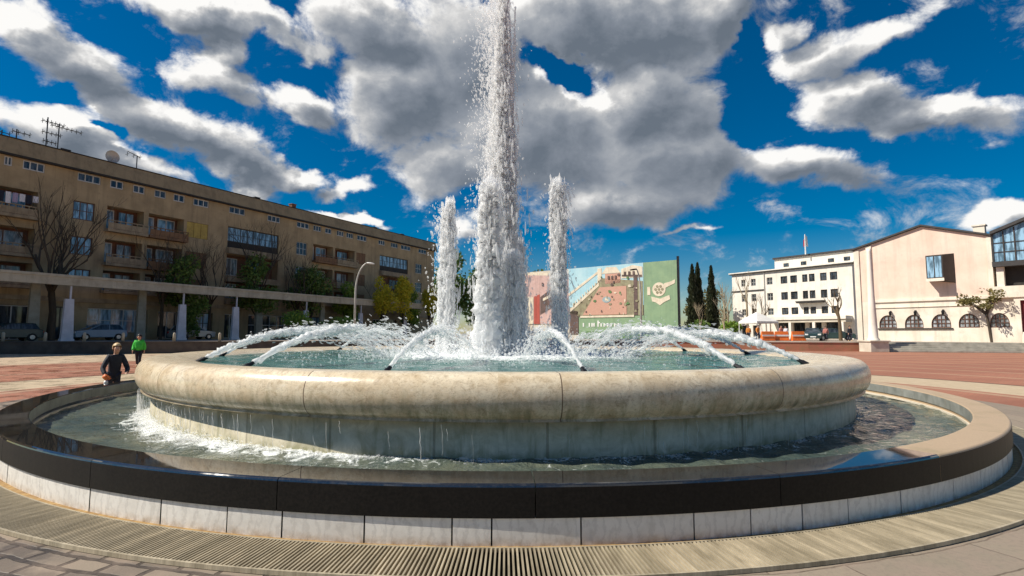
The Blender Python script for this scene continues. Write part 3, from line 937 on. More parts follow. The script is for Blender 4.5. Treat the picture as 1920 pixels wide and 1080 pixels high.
ARC_LABEL = {0: 'arched white jet shot from the front rim just right of the central plume', 1: 'thick white jet arching leftward, second on the front rim right of the central plume',
             2: 'long white jet at the right end of the bowl, third along the front rim', 3: 'thin white jet from the far right side of the rim, behind the right-hand front jets',
             4: 'broken white jet from the right back rim, in front of the green hoarding', 15: 'slanting white jet from the front rim just left of the central plume',
             14: 'thick white jet arching rightward, second on the front rim left of the central plume', 13: 'long white jet at the left end of the bowl, nearest the two children',
             12: 'thin white jet from the far left side of the rim, below the colonnade', 11: 'broken white jet from the left back rim, in front of the curved lamp post'}
for k in range(16):
    front = k in (0, 1, 2, 13, 14, 15)
    jet_obj(arc_parts(NOZ[k], 1.35 if front else 0.9, random.uniform(0.86, 1.08)),
            ARC_LABEL.get(k, 'spray-broken white jet arching in from the far rim behind the central plume'), 'arched jets from the bowl rim')


def column_parts(x, y, z0, z1, r0, r1, wob, ndrop, spread, bias=0.0, ropes=6, lean=0.0, fall=1.0):
    parts = []
    H = z1 - z0
    for i in range(ropes):
        k = max(24, int(H * 16))
        top = z1 - abs(rng.normal(0, (0.30 if ropes > 30 else 0.06) * H)) if i else z1
        top = max(top, z0 + 0.25 * H)
        z = np.linspace(z0, top, k)
        f = (z - z0) / H
        a = rng.uniform(0, 6.28)
        base = r0 * 0.45
        rr = np.sqrt(rng.uniform(0, 1)) if i else 0
        offx = np.cos(a) * rr * (r0 * (1 - f) + r1 * f)
        offy = np.sin(a) * rr * (r0 * (1 - f) + r1 * f)
        wx = np.cumsum(rng.normal(0, wob, k)) * 0.25
        wy = np.cumsum(rng.normal(0, wob, k)) * 0.25
        path = np.stack([x + offx + wx * f + lean * f, y + offy + wy * f, z], -1)
        rad = (r0 * (1 - f) + r1 * f) * rng.uniform(0.2, 0.42) * np.clip((1.02 - f) / 0.06, 0.25, 1)
        parts.append(rope(path, rad, 9, 0.38))
    # fast vertical streaks hugging the core
    n = ndrop
    f = rng.uniform(0, 1, n) ** 0.9
    sg = (r0 * (1 - f) + r1 * f) * 0.62
    C = np.stack([x + lean * f + rng.normal(0, 1, n) * sg, y + rng.normal(0, 1, n) * sg, z0 + f * H], -1)
    parts.append(drops(C, np.abs(rng.normal(0, 0.010, n)) + 0.008, np.stack([rng.normal(0, .08, n), rng.normal(0, .08, n), np.ones(n)], -1), rng.uniform(2, 9, n)))
    # falling spray round the column, drifting with the breeze
    n = int(ndrop * fall)
    f = rng.uniform(0, 1, n)
    ex = np.abs(rng.normal(0, 1, n)) * spread
    an = rng.uniform(0, 2 * PI, n)
    C = np.stack([x + np.cos(an) * ex + bias * (0.4 + rng.uniform(0, 1, n)), y + np.sin(an) * ex, z0 + f * H * 0.98], -1)
    parts.append(drops(C, np.abs(rng.normal(0, 0.009, n)) + 0.006, np.stack([rng.normal(0, .3, n), rng.normal(0, .3, n), -np.ones(n)], -1), rng.uniform(1, 3.0, n)))
    return parts


cx, cy = JETS[6]
P_ = column_parts(cx + 0.02, cy, 1.1, 10.55, 0.46, 0.085, 0.026, 12500, 0.30, -0.26, ropes=38, lean=0.0, fall=0.8)
jet_obj(P_, 'tall central plume of white water, highest of all the jets', 'vertical jets at the fountain centre')
VL = [((-1.47, 0.0), 4.92, 0.20, 0.10, 'slender vertical jet standing alone to the left of the central plume', 0.06, -0.12),
      ((-0.34, -1.15), 5.12, 0.33, 0.15, 'broad white column in front of the central plume, half as tall', 0.0, -0.1),
      ((0.16, -0.75), 3.5, 0.30, 0.16, 'lower white column pressed against the right of the central plume', 0.0, 0.0),
      ((1.30, -0.35), 5.36, 0.17, 0.11, 'ragged vertical jet with loose strands, alone to the right of the central plume', -0.05, -0.05),
      ((-0.05, 0.9), 4.4, 0.24, 0.12, 'white column hidden behind the central plume', 0.0, 0.0),
      ((0.30, 0.6), 4.0, 0.2, 0.1, 'short white column behind the right edge of the central plume', 0.0, 0.0)]
for (x, y), zt, r0, r1, lab, lean, bias in VL:
    parts = column_parts(x, y, 1.1, zt, r0, r1, 0.035, 2600, 0.20, bias, ropes=18, lean=lean, fall=0.6)
    if 'ragged' in lab:
        for _ in range(26):
            z = rng.uniform(2.6, zt); s_ = rng.choice((-1, 1))
            t_ = np.linspace(0, 1, 10)
            pth = np.stack([x + s_ * (0.1 + 0.28 * t_ * rng.uniform(.4, 1)), y + rng.normal(0, .1) + 0 * t_, z + 0.18 * t_ - 0.55 * t_ ** 2], -1) + rng.normal(0, .015, (10, 3))
            parts.append(rope(pth, np.full(10, rng.uniform(.01, .022)), 5, .4)[:2])
    jet_obj(parts, lab, 'vertical jets at the fountain centre')

# splashes and foam: nobody could count them
n = 8000
a = rng.uniform(0, 2 * PI, n); r = np.abs(rng.normal(0, 1.15, n)) + 0.2
hmax = 0.75 * np.exp(-(r / 1.4) ** 2) + 0.10
C = np.stack([r * np.sin(a), -r * np.cos(a), 1.08 + hmax * rng.uniform(0, 1, n) ** 2.0], -1)
S1 = drops(C, np.abs(rng.normal(0, 0.011, n)) + 0.006, np.stack([rng.normal(0, 1, n), rng.normal(0, 1, n), rng.normal(0, 1, n)], -1), rng.uniform(1, 2.6, n))
n = 2600
a = rng.uniform(0, 2 * PI, n); r = rng.uniform(1.5, 5.6, n)
C = np.stack([r * np.sin(a), -r * np.cos(a), 1.085 + np.abs(rng.normal(0, .05, n))], -1)
S2 = drops(C, np.abs(rng.normal(0, 0.007, n)) + 0.004)
o = water_mesh('splash', [S1, S2])
tag(o, 'white splashing spray round the foot of the central jets', 'spray', kind='stuff')
# foam line round the drum, heavy at the left front
n = 42000
a = rng.uniform(-PI, PI, n)
wgt = 0.42 + 0.5 * np.exp(-((a + 0.66) / 0.34) ** 2) + 0.12 * np.exp(-(a / 0.5) ** 2)
a = a[rng.uniform(0, 1, n) < wgt]
n = len(a)
hv = np.exp(-((a + 0.72) / 0.30) ** 2)
r = 7.21 + np.abs(rng.normal(0, 1, n)) * (0.045 + 0.13 * hv)
z = 0.205 + np.abs(rng.normal(0, 1, n)) * (0.012 + 0.045 * hv) * np.exp(-((r - 7.2) / .35) ** 2)
S1 = drops(np.stack([r * np.sin(a), -r * np.cos(a), z], -1), np.abs(rng.normal(0, 0.005, n)) + 0.003, np.stack([np.cos(a), np.sin(a), 0 * a], -1), rng.uniform(1, 3, n))
o = water_mesh('foam', [S1])
tag(o, 'line of white foam where the bowl drips into the lower pool', 'foam', kind='stuff')
parts = []
for i in range(150):
    a = rng.normal(-0.72, 0.20) if i < 120 else rng.uniform(-1.1, 0.9)
    z0 = 0.65; L = rng.uniform(0.12, 0.44)
    t_ = np.linspace(0, 1, 7)
    rr = 7.39 - 0.02 * t_ + rng.normal(0, 0.004, 7)
    aa = a + rng.normal(0, 0.0006, 7) + 0.002 * t_
    top = z0 - (rng.uniform(0, 0.44 - L) if L < .44 else 0)
    parts.append(rope(np.stack([rr * np.sin(aa), -rr * np.cos(aa), top - L * t_], -1), np.full(7, rng.uniform(0.0010, 0.0028)), 5, .4))
o = water_mesh('overflow', [q[:2] for q in parts])
tag(o, 'thin threads of water dripping off the lip of the bowl', 'dripping water', kind='stuff')


# ------------------------------------------------------------------ building helpers
def wall_holes(mb, s0, s1, z0, z1, holes, depth, wall, back, y=0.0):
    """front wall in the plane y, facing -y, with recessed rectangular holes"""
    hs = [h for h in holes]
    X = sorted({s0, s1} | {min(max(h[i], s0), s1) for h in hs for i in (0, 1)})
    Zc = sorted({z0, z1} | {min(max(h[i], z0), z1) for h in hs for i in (2, 3)})
    mb.use(wall)
    for i in range(len(X) - 1):
        # merge vertical runs
        run = None
        for j in range(len(Zc) - 1):
            cx_, cz_ = (X[i] + X[i + 1]) / 2, (Zc[j] + Zc[j + 1]) / 2
            solid = not any(h[0] < cx_ < h[1] and h[2] < cz_ < h[3] for h in hs)
            if solid and run is None: run = Zc[j]
            if (not solid or j == len(Zc) - 2) and run is not None:
                zt = Zc[j + 1] if solid else Zc[j]
                mb.quad((X[i], y, run), (X[i + 1], y, run), (X[i + 1], y, zt), (X[i], y, zt))
                run = None
    for h in hs:
        a, b, c, d = h[:4]
        dp = h[4] if len(h) > 4 else depth
        mb.use(wall)
        mb.quad((a, y, c), (a, y + dp, c), (a, y + dp, d), (a, y, d))
        mb.quad((b, y, c), (b, y, d), (b, y + dp, d), (b, y + dp, c))
        mb.quad((a, y, d), (a, y + dp, d), (b, y + dp, d), (b, y, d))
        mb.quad((a, y, c), (b, y, c), (b, y + dp, c), (a, y + dp, c))
        mb.use(h[5] if len(h) > 5 else back)
        mb.quad((a, y + dp, c), (b, y + dp, c), (b, y + dp, d), (a, y + dp, d))


def window(parent, s0, s1, z0, z1, y, nx=2, nz=1, frame='white_frame', pane='glass_dark', fw=0.06, panefill=None):
    mb = MB()
    mb.box(s0, s0 + fw, y - 0.03, y + 0.03, z0, z1)
    mb.box(s1 - fw, s1, y - 0.03, y + 0.03, z0, z1)
    mb.box(s0 + fw, s1 - fw, y - 0.03, y + 0.03, z0, z0 + fw)
    mb.box(s0 + fw, s1 - fw, y - 0.03, y + 0.03, z1 - fw, z1)
    for i in range(1, nx):
        x = s0 + (s1 - s0) * i / nx
        mb.box(x - fw / 2, x + fw / 2, y - 0.027, y + 0.027, z0 + fw, z1 - fw)
    for i in range(1, nz):
        z = z0 + (z1 - z0) * i / nz
        mb.box(s0 + fw, s1 - fw, y - 0.022, y + 0.022, z - fw * 0.4, z + fw * 0.4)
    fr_ = mb.build('window', frame, parent)
    p = MB()
    p.box(s0 + 0.01, s1 - 0.01, y + 0.005, y + 0.018, z0 + 0.01, z1 - 0.01)
    p.build('pane', pane, fr_)
    return fr_


# ------------------------------------------------------------------ left apartment building
LA = math.atan2(0.87961, 0.47569)
LP = Vector((-42.6, 43.3, 0))
LE, LN = Vector((0.47569, 0.87961, 0)), Vector((0.87961, -0.47569, 0))


def L(s, o, z=0.0):
    q = LP + LE * s + LN * o
    return Vector((q.x, q.y, z))


ap = empty('apartment_building', (LP.x, LP.y, 0.9), LA, 'long tan apartment block with loggias, in shade along the left of the square', 'apartment building')
ap.location.z = 0.0
holes = []
attic = [(-3.2, -1.6), (0.31, 0.85), (1.54, 3.05), (5.49, 7.34), (8.13, 9.27), (10.15, 11.22), (12.15, 13.29), (14.06, 15.22), (16.17, 17.89), (20.34, 22.36), (25.44, 27.29), (29.85, 31.84), (32.57, 33.95), (34.62, 35.77), (36.77, 38.09), (38.61, 39.98), (40.76, 42.76), (45.37, 46.84), (48.24, 49.93), (50.74, 53.22), (55.39, 57.64)]
for a, b in attic:
    holes.append((a, b, 15.55, 16.36, 0.16))
FLOORS = [(11.5, 13.75), (8.25, 10.5), (5.6, 7.5)]
BAYS = [(-1.9, 2.72, 'loggia'), (5.31, 7.01, 'win'), (8.02, 11.29, 'loggia'), (11.73, 15.28, 'loggia'), (15.59, 17.94, 'shut'), (20.3, 27.17, 'glazed'), (29.91, 31.63, 'win'), (32.63, 36.2, 'loggia'), (36.52, 40.33, 'loggia'), (40.67, 42.55, 'shut'), (45.73, 52.6, 'glazed'), (54.6, 56.4, 'win')]
for fi, (zb_, zt_) in enumerate(FLOORS):
    for a, b, kind in BAYS:
        if kind == 'win': holes.append((a, b, zb_ + 0.45, zt_ - 0.1, 0.2))
        elif kind == 'shut': holes.append((a, b, zb_ + 0.45, zt_ - 0.1, 0.12))
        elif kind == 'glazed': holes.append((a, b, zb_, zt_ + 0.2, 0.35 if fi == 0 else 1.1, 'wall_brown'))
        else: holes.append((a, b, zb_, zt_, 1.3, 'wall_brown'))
SHOPS = [(-9.0, -5.0, 0.95, 4.0), (-3.6, -0.8, 0.95, 4.1), (0.4, 2.9, 0.95, 3.9), (4.2, 5.9, 0.95, 3.9), (7.0, 12.2, 1.6, 3.9), (13.2, 15.2, 0.95, 3.8), (16.2, 19.0, 1.5, 3.8), (20.4, 22.0, 0.95, 3.8), (23.4, 28.6, 1.3, 3.8), (30.6, 35.0, 1.2, 3.8), (37.5, 42.0, 1.2, 3.8), (44.5, 50.0, 1.2, 3.8)]
for h in SHOPS: holes.append((*h, 0.4))
mb = MB()
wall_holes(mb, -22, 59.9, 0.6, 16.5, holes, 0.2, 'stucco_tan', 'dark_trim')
mb.use('stucco_tan')
mb.quad((59.9, 0, 0.6), (59.9, 12, 0.6), (59.9, 12, 16.5), (59.9, 0, 16.5))
mb.quad((-22, 12, 0.6), (-22, 0, 0.6), (-22, 0, 16.5), (-22, 12, 16.5))
mb.quad((59.9, 12, 0.6), (-22, 12, 0.6), (-22, 12, 16.5), (59.9, 12, 16.5))
mb.build('wall', 'stucco_tan', ap)
mb = MB()
mb.use('roof_tan')
mb.add([(-22.3, -0.42, 16.56), (60.2, -0.42, 16.56), (60.2, 0.0, 17.95), (-22.3, 0.0, 17.95), (-22.3, 12.4, 17.7), (60.2, 12.4, 17.7)], [(0, 1, 2, 3), (3, 2, 5, 4)])
mb.use('dark_trim')
mb.box(-22.3, 60.2, -0.46, -0.02, 16.40, 16.545)
mb.box(-22.3, 60.2, -0.06, 0.2, 17.96, 18.04)
mb.add([(60.2, -0.42, 16.56), (60.2, 12.4, 16.56), (60.2, 12.4, 17.7), (60.2, 0.0, 17.95)], [(0, 1, 2, 3)])
roof = mb.build('roof', 'roof_tan', ap)
for s, hgt in ((24.2, 0.35), (29.6, 0.9), (45.0, 0.3), (51.5, 0.3), (4.6, 0.3)):
    mb = MB()
    mb.box(s - 0.32, s + 0.32, 0.4, 1.0, 17.6, 18.0 + hgt * 0.6)
    mb.box(s - 0.38, s + 0.38, 0.33, 1.07, 18.0 + hgt * 0.6, 18.1 + hgt * 0.6)
    mb.build('chimney', 'dark_roof' if hgt < 0.5 else 'wall_brown', roof)
for i, (a, b) in enumerate(attic):
    window(ap, a, b, 15.57, 16.34, 0.10, 3 if b - a > 1.3 else 2, 1, 'white_frame' if i % 3 else 'pale_metal', 'glass_dark', 0.09)
for fi, (zb_, zt_) in enumerate(FLOORS):
    for bi, (a, b, kind) in enumerate(BAYS):
        if kind == 'win':
            window(ap, a + 0.02, b - 0.02, zb_ + 0.47, zt_ - 0.12, 0.14, 3, 2, 'pale_metal' if bi != 1 else 'brown_frame', 'glass_blue' if bi == 1 else 'glass_dark', 0.07)
        elif kind == 'shut':
            mb = MB()
            k = int((b - a) / 0.6)
            for q in range(k):
                x0 = a + (b - a) * q / k
                mb.box(x0 + 0.02, x0 + (b - a) / k - 0.02, 0.04, 0.09, zb_ + 0.48, zt_ - 0.13)
            o = mb.build('shutter', 'shutter_yellow' if (bi == 4 and fi == 0) else 'shutter_brown', ap)
        elif kind == 'glazed':
            if fi == 0:
                window(ap, a + 0.03, b - 0.03, zb_ + 0.75, zt_ + 0.17, 0.2, 8, 2, 'dark_frame', 'glass_blue', 0.07)
                mb = MB(); mb.box(a + 0.03, b - 0.03, 0.12, 0.22, zb_ + 0.02, zb_ + 0.74); mb.build('spandrel', 'dark_trim', ap)
            else:
                window(ap, a + 0.5, a + 2.0, zb_ + 0.1, zt_ - 0.1, 1.04, 2, 1, 'white_frame', 'glass_grey', 0.08)
                window(ap, a + 3.4, a + 5.8, zb_ + 0.6, zt_ - 0.1, 1.04, 3, 1, 'brown_frame', 'glass_dark', 0.08)
            mb = MB(); mb.box(a - 0.1, b + 0.1, -0.55, -0.003, zb_ - 0.75, zb_ - 0.06); mb.build('balcony', 'balcony_concrete', ap)
        else:
            window(ap, a + 0.3, a + 1.15, zb_ + 0.05, zt_ - 0.15, 1.24, 1, 1, 'white_frame', 'glass_grey', 0.09)
            window(ap, a + 1.5, b - 0.3, zb_ + 0.6, zt_ - 0.15, 1.24, 2, 1, 'white_frame' if bi % 2 else 'brown_frame', 'glass_grey' if fi else 'glass_blue', 0.09)
            mb = MB()
            mb.box(a - 0.15, b + 0.15, -0.75, -0.003, zb_ - 0.30, zb_ - 0.04)
            for q in range(int((b - a) / 0.42) + 1):
                x = a - 0.1 + (b - a + 0.2) * q / (int((b - a) / 0.42))
                mb.box(x - 0.03, x + 0.03, -0.73, -0.67, zb_ - 0.04, zb_ + 0.72)
            mb.box(a - 0.15, b + 0.15, -0.75, -0.65, zb_ + 0.72, zb_ + 0.80)
            mb.box(a - 0.1, b + 0.1, -0.71, -0.69, zb_ + 0.0, zb_ + 0.55)
            mb.build('balcony', 'balcony_concrete' if fi == 2 else ('shutter_brown' if bi % 2 else 'balcony_concrete'), ap)
for i, (a, b, c, d) in enumerate(SHOPS):
    window(ap, a + 0.02, b - 0.02, c + 0.02, d - 0.02, 0.3, max(1, round((b - a) / 1.0)), 2 if c > 1 else 1, 'white_frame' if i % 3 else 'dark_frame', 'glass_blue' if i in (4, 6, 9) else 'glass_dark', 0.09)
mb = MB()
mb.box(-22, 59.9, -0.18, -0.003, 4.35, 4.75)
mb.build('ledge', 'balcony_concrete', ap)
mb = MB(); mb.box(-1.6, 0.6, -0.5, -0.2, 0.95, 4.3); mb.build('shop_front', 'red_panel', ap)

# laundry in the top loggia at the left
o = empty('laundry_line', L(0.4, 0.85, 0), LA, 'washing line of white and lilac laundry in the top left loggia', 'laundry')
mb = MB(); mb.tube([(-2.0, 0, 13.2), (2.1, 0, 13.2)], 0.01, 5); mb.build('line', 'antenna_metal', o)
for i in range(9):
    x = -1.9 + i * 0.45
    hgt = random.uniform(0.5, 0.95)
    mb = MB()
    k = 6
    pts = [(x + 0.38 * q / k, 0.03 * math.sin(q * 1.7 + i), 0) for q in range(k + 1)]
    mb.add([(p[0], p[1], 13.19) for p in pts] + [(p[0] + 0.02 * math.sin(i * 2.0), p[1] * 2.2, 13.19 - hgt) for p in pts], [(q, q + 1, k + 2 + q, k + 1 + q) for q in range(k)])
    mb.build('garment', ('cloth_white', 'cloth_lilac', 'cloth_white', 'cloth_navy')[i % 4], o, smooth=True)

# roof aerials and dish
def aerial(s, hgt, elems, label, tilt=0.0):
    o = empty('tv_antenna', L(s, -0.6, 17.9), LA, label, 'antenna', 'aerials on the apartment roof')
    mb = MB(); mb.tube([(0, 0, 0), (0, 0, hgt)], 0.05, 6); mb.build('mast', 'antenna_metal', o)
    mb = MB()
    for z, ln, nn in elems:
        mb.tube([(-ln * 0.3, 0, z), (ln, 0, z + tilt)], 0.035, 5)
        for q in range(nn):
            x = -ln * 0.3 + ln * 1.3 * q / max(1, nn - 1)
            mb.tube([(x, -0.35, z), (x, 0.35, z)], 0.025, 4)
            mb.tube([(x, 0, z - 0.22), (x, 0, z + 0.22)], 0.025, 4)
    mb.build('elements', 'antenna_metal', o)


aerial(1.15, 1.1, [(0.85, 0.9, 4)], 'short aerial at the far left end of the apartment roof')
aerial(3.2, 2.9, [(2.5, 1.2, 6), (1.5, 1.0, 5), (0.7, 0.7, 4)], 'tallest aerial, with three arms, above the apartment roof')
aerial(4.05, 2.6, [(2.3, 1.7, 7)], 'aerial with one long arm beside the tallest aerial')
aerial(10.6, 1.6, [(1.5, -0.9, 3)], 'aerial standing alone right of the roof dish', 0.3)
aerial(0.2, 0.7, [(0.5, 0.5, 2)], 'small stub aerial left of the short aerial on the roof edge')
o = empty('satellite_dish', L(8.3, -0.6, 17.9), LA, 'round satellite dish on the apartment roof edge', 'satellite dish')
mb = MB(); mb.tube([(0, 0, 0), (0, 0, 0.5)], 0.07, 8); mb.build('mast', 'antenna_metal', o)
mb = MB()
vs, fs = [], []
for i in range(6):
    r_ = 0.62 * i / 5
    for j in range(24):
        th = 2 * PI * j / 24
        vs.append((r_ * math.cos(th), -0.25 * (i / 5) ** 2 - 0.05, 0.75 + r_ * math.sin(th)))
mb.add(vs, [(i * 24 + j, i * 24 + (j + 1) % 24, (i + 1) * 24 + (j + 1) % 24, (i + 1) * 24 + j) for i in range(5) for j in range(24)])
mb.tube([(0, -0.05, 0.3), (0, -0.6, 0.7)], 0.03, 6)
mb.build('dish', 'pale_metal', o, smooth=True)

# colonnade canopy in front of the building
cn = empty('canopy', L(-18, 5.0, 0.9), LA, 'long flat-roofed colonnade canopy running in front of the apartment block', 'canopy')
mb = MB()
mb.use('canopy_paint').box(0, 69.5, -0.25, 0.15, 4.55, 5.36)
mb.use('canopy_paint').box(0, 69.5, 0.16, 2.6, 5.0, 5.22)
mb.box(0, 69.5, -0.32, -0.26, 5.2, 5.42)
mb.build('roof', 'canopy_paint', cn, bevel=0.02)
mb = MB()
for q in range(47):
    mb.box(q * 1.5, q * 1.5 + 0.14, 0.17, 2.55, 4.75, 4.99)
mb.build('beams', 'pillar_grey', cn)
for s in (3.5, 12.7, 18.3, 27.5, 36.7, 46.0, -5.7, -15.0):
    x = s + 18
    mb = MB()
    mb.frustum(x - 0.42, x + 0.42, -0.2, 0.15, 0, x - 0.30, x + 0.30, -0.16, 0.11, 3.45)
    mb.frustum(x - 0.48, x + 0.48, -0.26, 0.21, 0, x - 0.46, x + 0.46, -0.24, 0.19, 0.18)
    o = mb.build('pillar', 'pillar_white', cn)
    m2 = MB(); m2.box(x + 0.02, x + 0.14, -0.08, 0.04, 3.45, 4.55); m2.build('neck', 'pillar_white', o)
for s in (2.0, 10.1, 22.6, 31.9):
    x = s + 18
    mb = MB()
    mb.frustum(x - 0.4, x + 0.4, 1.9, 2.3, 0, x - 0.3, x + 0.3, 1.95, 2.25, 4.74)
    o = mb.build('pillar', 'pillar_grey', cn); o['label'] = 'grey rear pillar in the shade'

# bollards along the wall top
def edge_pt(u):
    """point a little behind the retaining wall edge at fraction along the polyline index"""
    i = int(u); f = u - i
    a, b = Vector(EDGE[i]), Vector(EDGE[i + 1])
    return a.lerp(b, f)


bol = None
for i, u in enumerate((1.99, 2.35, 2.71, 3.07, 3.55, 4.0)):
    q = edge_pt(u)
    if bol is None:
        bol = empty('bollard', (0, 0, 0), 0, 'slim pale bollard on the dark terrace wall in front of the colonnade', 'bollard', 'pale bollards along the terrace wall')
        mb = MB(); mb.lathe([(0.0, 0.0), (0.11, 0.0), (0.10, 0.62), (0.06, 0.7), (0.0, 0.72)], 12); mb.build('post', 'canopy_paint', bol, smooth=True)
        o = bol
    else:
        o = copy_tree(bol)
    o.location = (q.x + 0.1, q.y + 0.35, 0.9)
    o['label'] = ('slim pale bollard at the far left picture edge on the dark terrace wall', 'second slim pale bollard from the left on the dark terrace wall', 'slim pale bollard in front of the white pillar nearest the blue car',
                  'slim pale bollard left of the child in green', 'slim pale bollard just right of the child in green', 'rightmost slim pale bollard on the dark terrace wall')[i]


# ------------------------------------------------------------------ cars
def car(loc, rz, paint, label, group, L_=4.1):
    o = empty('parked_car', loc, rz, label, 'car', group)
    Wd = 0.84
    prof = [(-2.02, 0.28), (-2.05, 0.55), (-2.0, 0.82), (-1.05, 0.95), (1.55, 0.98), (1.98, 0.9), (2.03, 0.5), (1.98, 0.28)]
    mb = MB()
    n_ = len(prof)
    rings = []
    for y, k in ((-Wd, 0.94), (-Wd + 0.08, 1.0), (Wd - 0.08, 1.0), (Wd, 0.94)):
        rings.append([(p[0] * (1 if k == 1 else 0.975), y, 0.62 + (p[1] - 0.62) * k) for p in prof])
    vs = [q for r_ in rings for q in r_]
    fs = [(i * n_ + j, (i + 1) * n_ + j, (i + 1) * n_ + (j + 1) % n_, i * n_ + (j + 1) % n_) for i in range(3) for j in range(n_)]
    fs += [tuple(range(n_)), tuple(3 * n_ + j for j in range(n_ - 1, -1, -1))]
    mb.add(vs, fs)
    # roof and pillars of the cabin
    mb.frustum(-0.05, 1.45, -0.60, 0.60, 1.40, 0.05, 1.35, -0.52, 0.52, 1.46)
    for sx, tx in ((-1.0, -0.05), (1.75, 1.45), (0.55, 0.6)):
        for sy in (-1, 1):
            mb.tube([(sx, sy * 0.76, 0.95), (tx, sy * 0.58, 1.42)], 0.045, 6)
    body = mb.build('body', paint, o, bevel=0.04)
    mb = MB()
    mb.frustum(-1.0, 1.72, -0.74, 0.74, 0.95, -0.04, 1.43, -0.57, 0.57, 1.40)
    mb.build('windows', 'glass_dark', o)
    for x in (-1.28, 1.25):
        for sy in (-1, 1):
            mb = MB()
            yy = sy * 0.80
            mb.tube([(x, yy - 0.1, 0.31), (x, yy + 0.1, 0.31)], 0.31, 20)
            wh = mb.build('wheel', 'black_rubber', o)
            mb = MB()
            mb.tube([(x, yy + sy * 0.085, 0.31), (x, yy + sy * 0.11, 0.31)], [0.19, 0.17], 14)
            mb.build('rim', 'rim_metal', wh)
    for sy in (-1, 1):
        mb = MB(); mb.box(-2.05, -1.95, sy * 0.62 - 0.16, sy * 0.62 + 0.16, 0.62, 0.78); mb.build('headlight', 'lamp_white', o, bevel=0.03)
        mb = MB(); mb.box(1.95, 2.03, sy * 0.65 - 0.12, sy * 0.65 + 0.12, 0.62, 0.84); mb.build('tail_light', 'flag_red', o, bevel=0.02)
    mb = MB(); mb.box(-2.07, -2.02, -0.28, 0.28, 0.4, 0.52); mb.build('number_plate', 'lamp_white', o)
    return o


car(L(6.8, 2.6, 0.9), LA, 'car_blue', 'pale blue hatchback parked in the shade behind the left colonnade', 'cars behind the colonnade')
car(L(15.2, 2.6, 0.9), LA + PI, 'car_silver', 'silver car parked in the shade behind the second white pillar', 'cars behind the colonnade')
car(L(0.6, 2.6, 0.9), LA, 'car_dark', 'dark car in the deep shade at the left picture edge', 'cars behind the colonnade')
car((34.2, 61.0, 0.9), R(62), 'car_dark', 'dark green car facing the square below the white building', 'cars below the white building')
car((38.3, 63.5, 0.9), R(150), 'car_dark', 'dark car side-on between the tree trunk and the pink building corner', 'cars below the white building')


# ------------------------------------------------------------------ trees
def leaf_cloud(n, blobs, size, seed):
    r_ = np.random.default_rng(seed)
    w_ = np.array([b[3] * b[4] * b[5] for b in blobs]); w_ /= w_.sum()
    idx = r_.choice(len(blobs), n, p=w_)
    B = np.array(blobs)[idx]
    d = r_.normal(0, 1, (n, 3)); d /= np.linalg.norm(d, axis=1, keepdims=True)
    rr = r_.uniform(0.25, 1.0, n) ** 0.5 * (1 + r_.normal(0, 0.10, n))
    C = B[:, :3] + d * rr[:, None] * B[:, 3:6]
    u = r_.normal(0, 1, (n, 3)); u /= np.linalg.norm(u, axis=1, keepdims=True)
    v_ = np.cross(u, r_.normal(0, 1, (n, 3))); v_ /= np.linalg.norm(v_, axis=1, keepdims=True)
    s_ = size * r_.uniform(0.6, 1.4, (n, 1))
    V = np.stack([C - u * s_, C + v_ * s_ * 0.55, C + u * s_, C - v_ * s_ * 0.55], 1).reshape(-1, 3)
    F = np.arange(n * 4).reshape(-1, 4)
    return V, F


def limb_mesh(mb, p, d, length, rad, depth, spread=0.6, tips=None, up=0.15, nmin=2, nmax=3):
    k = 4
    pts = [p.copy()]
    q = p.copy(); dd = d.copy()
    for i in range(k):
        dd = (dd + Vector((random.gauss(0, .09), random.gauss(0, .09), random.gauss(up * 0.3, .05)))).normalized()
        q = q + dd * length / k
        pts.append(q.copy())
    mb.tube(pts, [rad * (1 - 0.45 * i / k) for i in range(k + 1)], 6 if rad > 0.04 else 4, cap=False)
    if tips is not None: tips.append(q.copy())
    if depth == 0: return
    for i in range(random.randint(nmin, nmax)):
        a = random.uniform(0, 2 * PI)
        side = dd.orthogonal().normalized()
        side.rotate(Matrix.Rotation(a, 3, dd))
        nd = (dd + side * random.uniform(spread * 0.6, spread * 1.3) + Vector((0, 0, up))).normalized()
        st_ = pts[random.choice((2, 3, 4))]
        limb_mesh(mb, st_, nd, length * random.uniform(0.6, 0.85), rad * random.uniform(0.45, 0.62), depth - 1, spread, tips, up, nmin, nmax)


def bare_tree(loc, hgt, rad, label, bark='bark_dark', depth=5, spread=0.55, forks=4, first=0.42, group='leafless trees'):
    o = empty('bare_tree', loc, random.uniform(0, 6), label, 'tree', group)
    mb = MB(); tw = MB()
    trunk_h = hgt * first
    pts = [Vector((0, 0, 0)), Vector((random.gauss(0, .05), random.gauss(0, .05), trunk_h * 0.5)), Vector((random.gauss(0, .1), random.gauss(0, .1), trunk_h))]
    mb.tube(pts, [rad * 1.25, rad, rad * 0.85], 8, cap=False)
    for i in range(forks):
        a = 2 * PI * i / forks + random.uniform(-.4, .4)
        d = Vector((math.cos(a) * spread, math.sin(a) * spread, 1)).normalized()
        limb_mesh(mb if False else tw, pts[-1] - Vector((0, 0, random.uniform(0, trunk_h * 0.25))), d, (hgt - trunk_h) * 0.42, rad * 0.6, depth - 1, spread, None, 0.22)
    mb.build('trunk', bark, o, smooth=True)
    tw.build('branches', bark if bark != 'bark_pale' else 'bark_pale', o, smooth=True)
    return o


